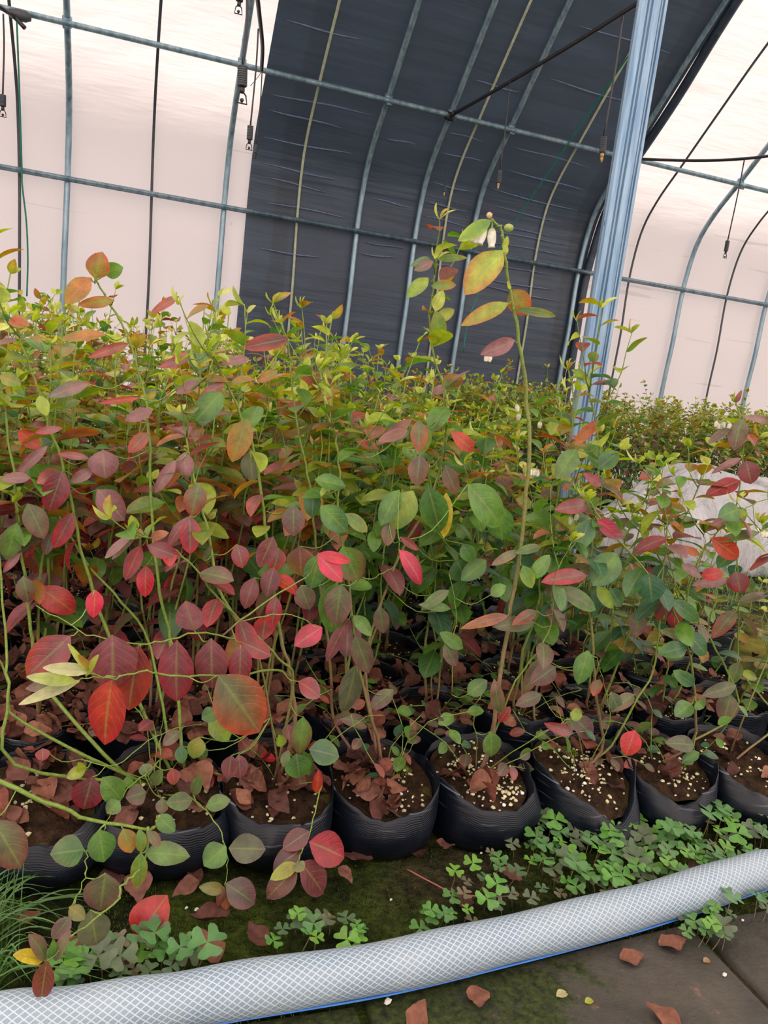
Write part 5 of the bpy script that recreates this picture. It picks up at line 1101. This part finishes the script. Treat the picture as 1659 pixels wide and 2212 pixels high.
grass('grass_tuft', G(-80, 2100, 0), tips, 'tuft of long green grass blades fanning in from the lower left edge', 8)
# weeds and grass in the gap in front of the sack
m = MB(); rnd = np.random.default_rng(33)
for j in range(9000):
    x = rnd.uniform(1.5, 5.0); y = rnd.uniform(1.6, 3.9)
    if x < 1.45+.2*(y-1.6) or (abs(x-SC[0]) < .9 and abs(y-SC[1]) < .33) or math.hypot(x-SX, y-SY) < .11: continue
    if fnoise(x*.5, y*.5, 4) < -.12 and y < 2.5: continue
    h = rnd.uniform(.03, .08)*(1.4 if y > 2.4 else .8); a = rnd.uniform(0, 6.28)
    if rnd.random() < .5:
        d = np.array([math.cos(a)*.5, math.sin(a)*.5, 1])*h; s = np.array([-math.sin(a), math.cos(a), 0])*.0016; p = np.array([x, y, -.005])
        m.add([p-s, p+s, p+d*.6+s*.7, p+d*.6-s*.7, p+d+np.array([d[0]*.5, d[1]*.5, 0])], [(0, 1, 2, 3), (3, 2, 4)], np.array(lin((112, 150, 78)))*rnd.uniform(.6, 1.2), np.array([(.9, .5)]*5))
    else:
        for q in range(3):
            a2 = a+q*2.1; c = np.array([x, y, h*.5]); d = np.array([math.cos(a2), math.sin(a2), .2]); s = np.array([-math.sin(a2), math.cos(a2), 0]); r = .009
            m.add([c, c+(d*.7-s*.6)*r, c+(d*1.2-s*.3)*r, c+(d*1.2+s*.3)*r, c+(d*.7+s*.6)*r], [(0, 1, 2, 3, 4)], np.array(lin((86, 128, 74)))*rnd.uniform(.6, 1.2), np.array([(.9, .5)]*5))
tag(obj('weeds', m, M_CLOVER), 'low clover and grass weeds covering the gap in front of the white sack', 'weeds', kind='stuff')
# moss pile on the strip between bags and hose
m = MB(); rnd = np.random.default_rng(44); Vs = []; Cs = []; nB = 0; fcs = []
mc = [np.array(lin(c)) for c in ((32, 48, 16), (48, 70, 22), (80, 96, 36), (24, 32, 14))]
for j in range(46000):
    x = rnd.uniform(-.35, 1.5); y = rnd.uniform(.60, 1.13); f = fnoise(x*1.2, y*1.2, 7)+rnd.normal(0, .25)
    if y < .83 and (x > .62 or f < -.05): continue
    if f < -.30: continue
    h = rnd.uniform(.0015, .0045); a = rnd.uniform(0, 6.28); w = .0010; z = -.010 if y > .87 else -.001
    z += .006*fnoise(x*1.5, y*1.5) if y > .87 else 0
    c, s = math.cos(a)*w, math.sin(a)*w
    Vs += [(x-c, y-s, z-.001), (x+c, y+s, z-.001), (x+s*1.3, y-c*1.3, z+h)]; fcs.append((nB, nB+1, nB+2)); nB += 3
    cc = mc[2 if f > .35 else 1 if f > .0 else 0 if rnd.random() < .7 else 3]*rnd.uniform(.7, 1.2); Cs += [cc]*3
m.add(Vs, fcs, np.array(Cs)); tag(obj('moss', m, M_DRY), 'short dark green moss between the bags and the hose and on the paving', 'moss', kind='stuff')
# moss tufts sit on some bag soils as parts
def moss_tuft(root, cx, cy_, z, seed, n=500, r=.03):
    mb = MB(); rnd = np.random.default_rng(seed); V = []; fc = []; C = []
    for j in range(n):
        a = rnd.uniform(0, 6.28); q = r*math.sqrt(rnd.random()); x = cx+q*math.cos(a); y = cy_+q*math.sin(a)*.7; zz = z+.008*(1-(q/r)**2); h = rnd.uniform(.002, .005); b = rnd.uniform(0, 6.28); c, s = math.cos(b)*.0012, math.sin(b)*.0012
        V += [(x-c, y-s, zz), (x+c, y+s, zz), (x+s, y-c, zz+h)]; fc.append((3*j, 3*j+1, 3*j+2)); C += [np.array(lin((122, 138, 48)))*rnd.uniform(.6, 1.2)]*3
    mb.add(V, fc, np.array(C)); tag(obj('moss', mb, M_DRY, root), kind='stuff')
moss_tuft(FSOIL[2], .035, .025, .097, 1); moss_tuft(FSOIL[0], .02, .01, .092, 2); moss_tuft(FSOIL[4], -.01, .05, .102, 3); moss_tuft(FSOIL[5], .03, .0, .090, 4)
# trailing red runner on the moss
ru = [G(880, 1878, .008), G(930, 1905, .010), G(985, 1930, .007), G(1060, 1937, .008), G(1120, 1935, .006)]
thing_tube('runner_stem', ru, .0013, mat_plain('red runner', (150, 84, 74), .5), 'thin red trailing runner stem lying on the moss right of centre', 'stem')
# grit: white perlite crumbs on moss and paving, one by one
GR = [(845, 1940, .0026), (425, 1962, .004), (403, 1958, .003), (637, 1969, .003), (1040, 1840, .003), (1107, 1832, .003), (1078, 1800, .0026), (838, 2162, .006), (1566, 2103, .004), (1605, 1985, .003), (322, 2044, .004), (1080, 1958, .003), (560, 1870, .002), (845, 1710, .002), (1055, 2235, .002)]
gp = MB(); pebble(gp, np.zeros(3), 1.0, np.random.default_rng(2), lin((235, 232, 220))); GM = gp.mesh('perlite_crumb', M_PERL, False)
for (a, b, r) in GR:
    g = G(a, b, .004); 
    if any((g[0]-px)**2+(g[1]-FY)**2 < .1**2 for px in POTX.values()): continue
    o = bpy.data.objects.new('perlite_crumb', GM); COL.objects.link(o); o.location = (g[0], g[1], r*.5); o.scale = (r, r, r*.8)
    tag(o, 'tiny white perlite crumb lying loose on the moss or paving around the hose', 'perlite crumb', 'loose perlite crumbs on the ground')
for (a, b, l, c, lb) in ((1202, 2152, .022, (215, 205, 150), 'small cream leaf scrap on the paving at the bottom'), (1264, 2166, .016, (190, 200, 60), 'tiny yellow-green leaflet on the paving at the bottom'), (1520, 2078, .016, (200, 160, 120), 'small tan leaf scrap on the paving left of the joint')):
    m = MB(); B = G(a, b, .003); leaf(m, B, (1, .25, .05), (0, -.2, 1), l, l*.5, np.array(lin(c)), None, .4, .3, rnd, 0); tag(obj('leaf_scrap', m, M_LEAF, org=B), lb, 'leaf scrap')
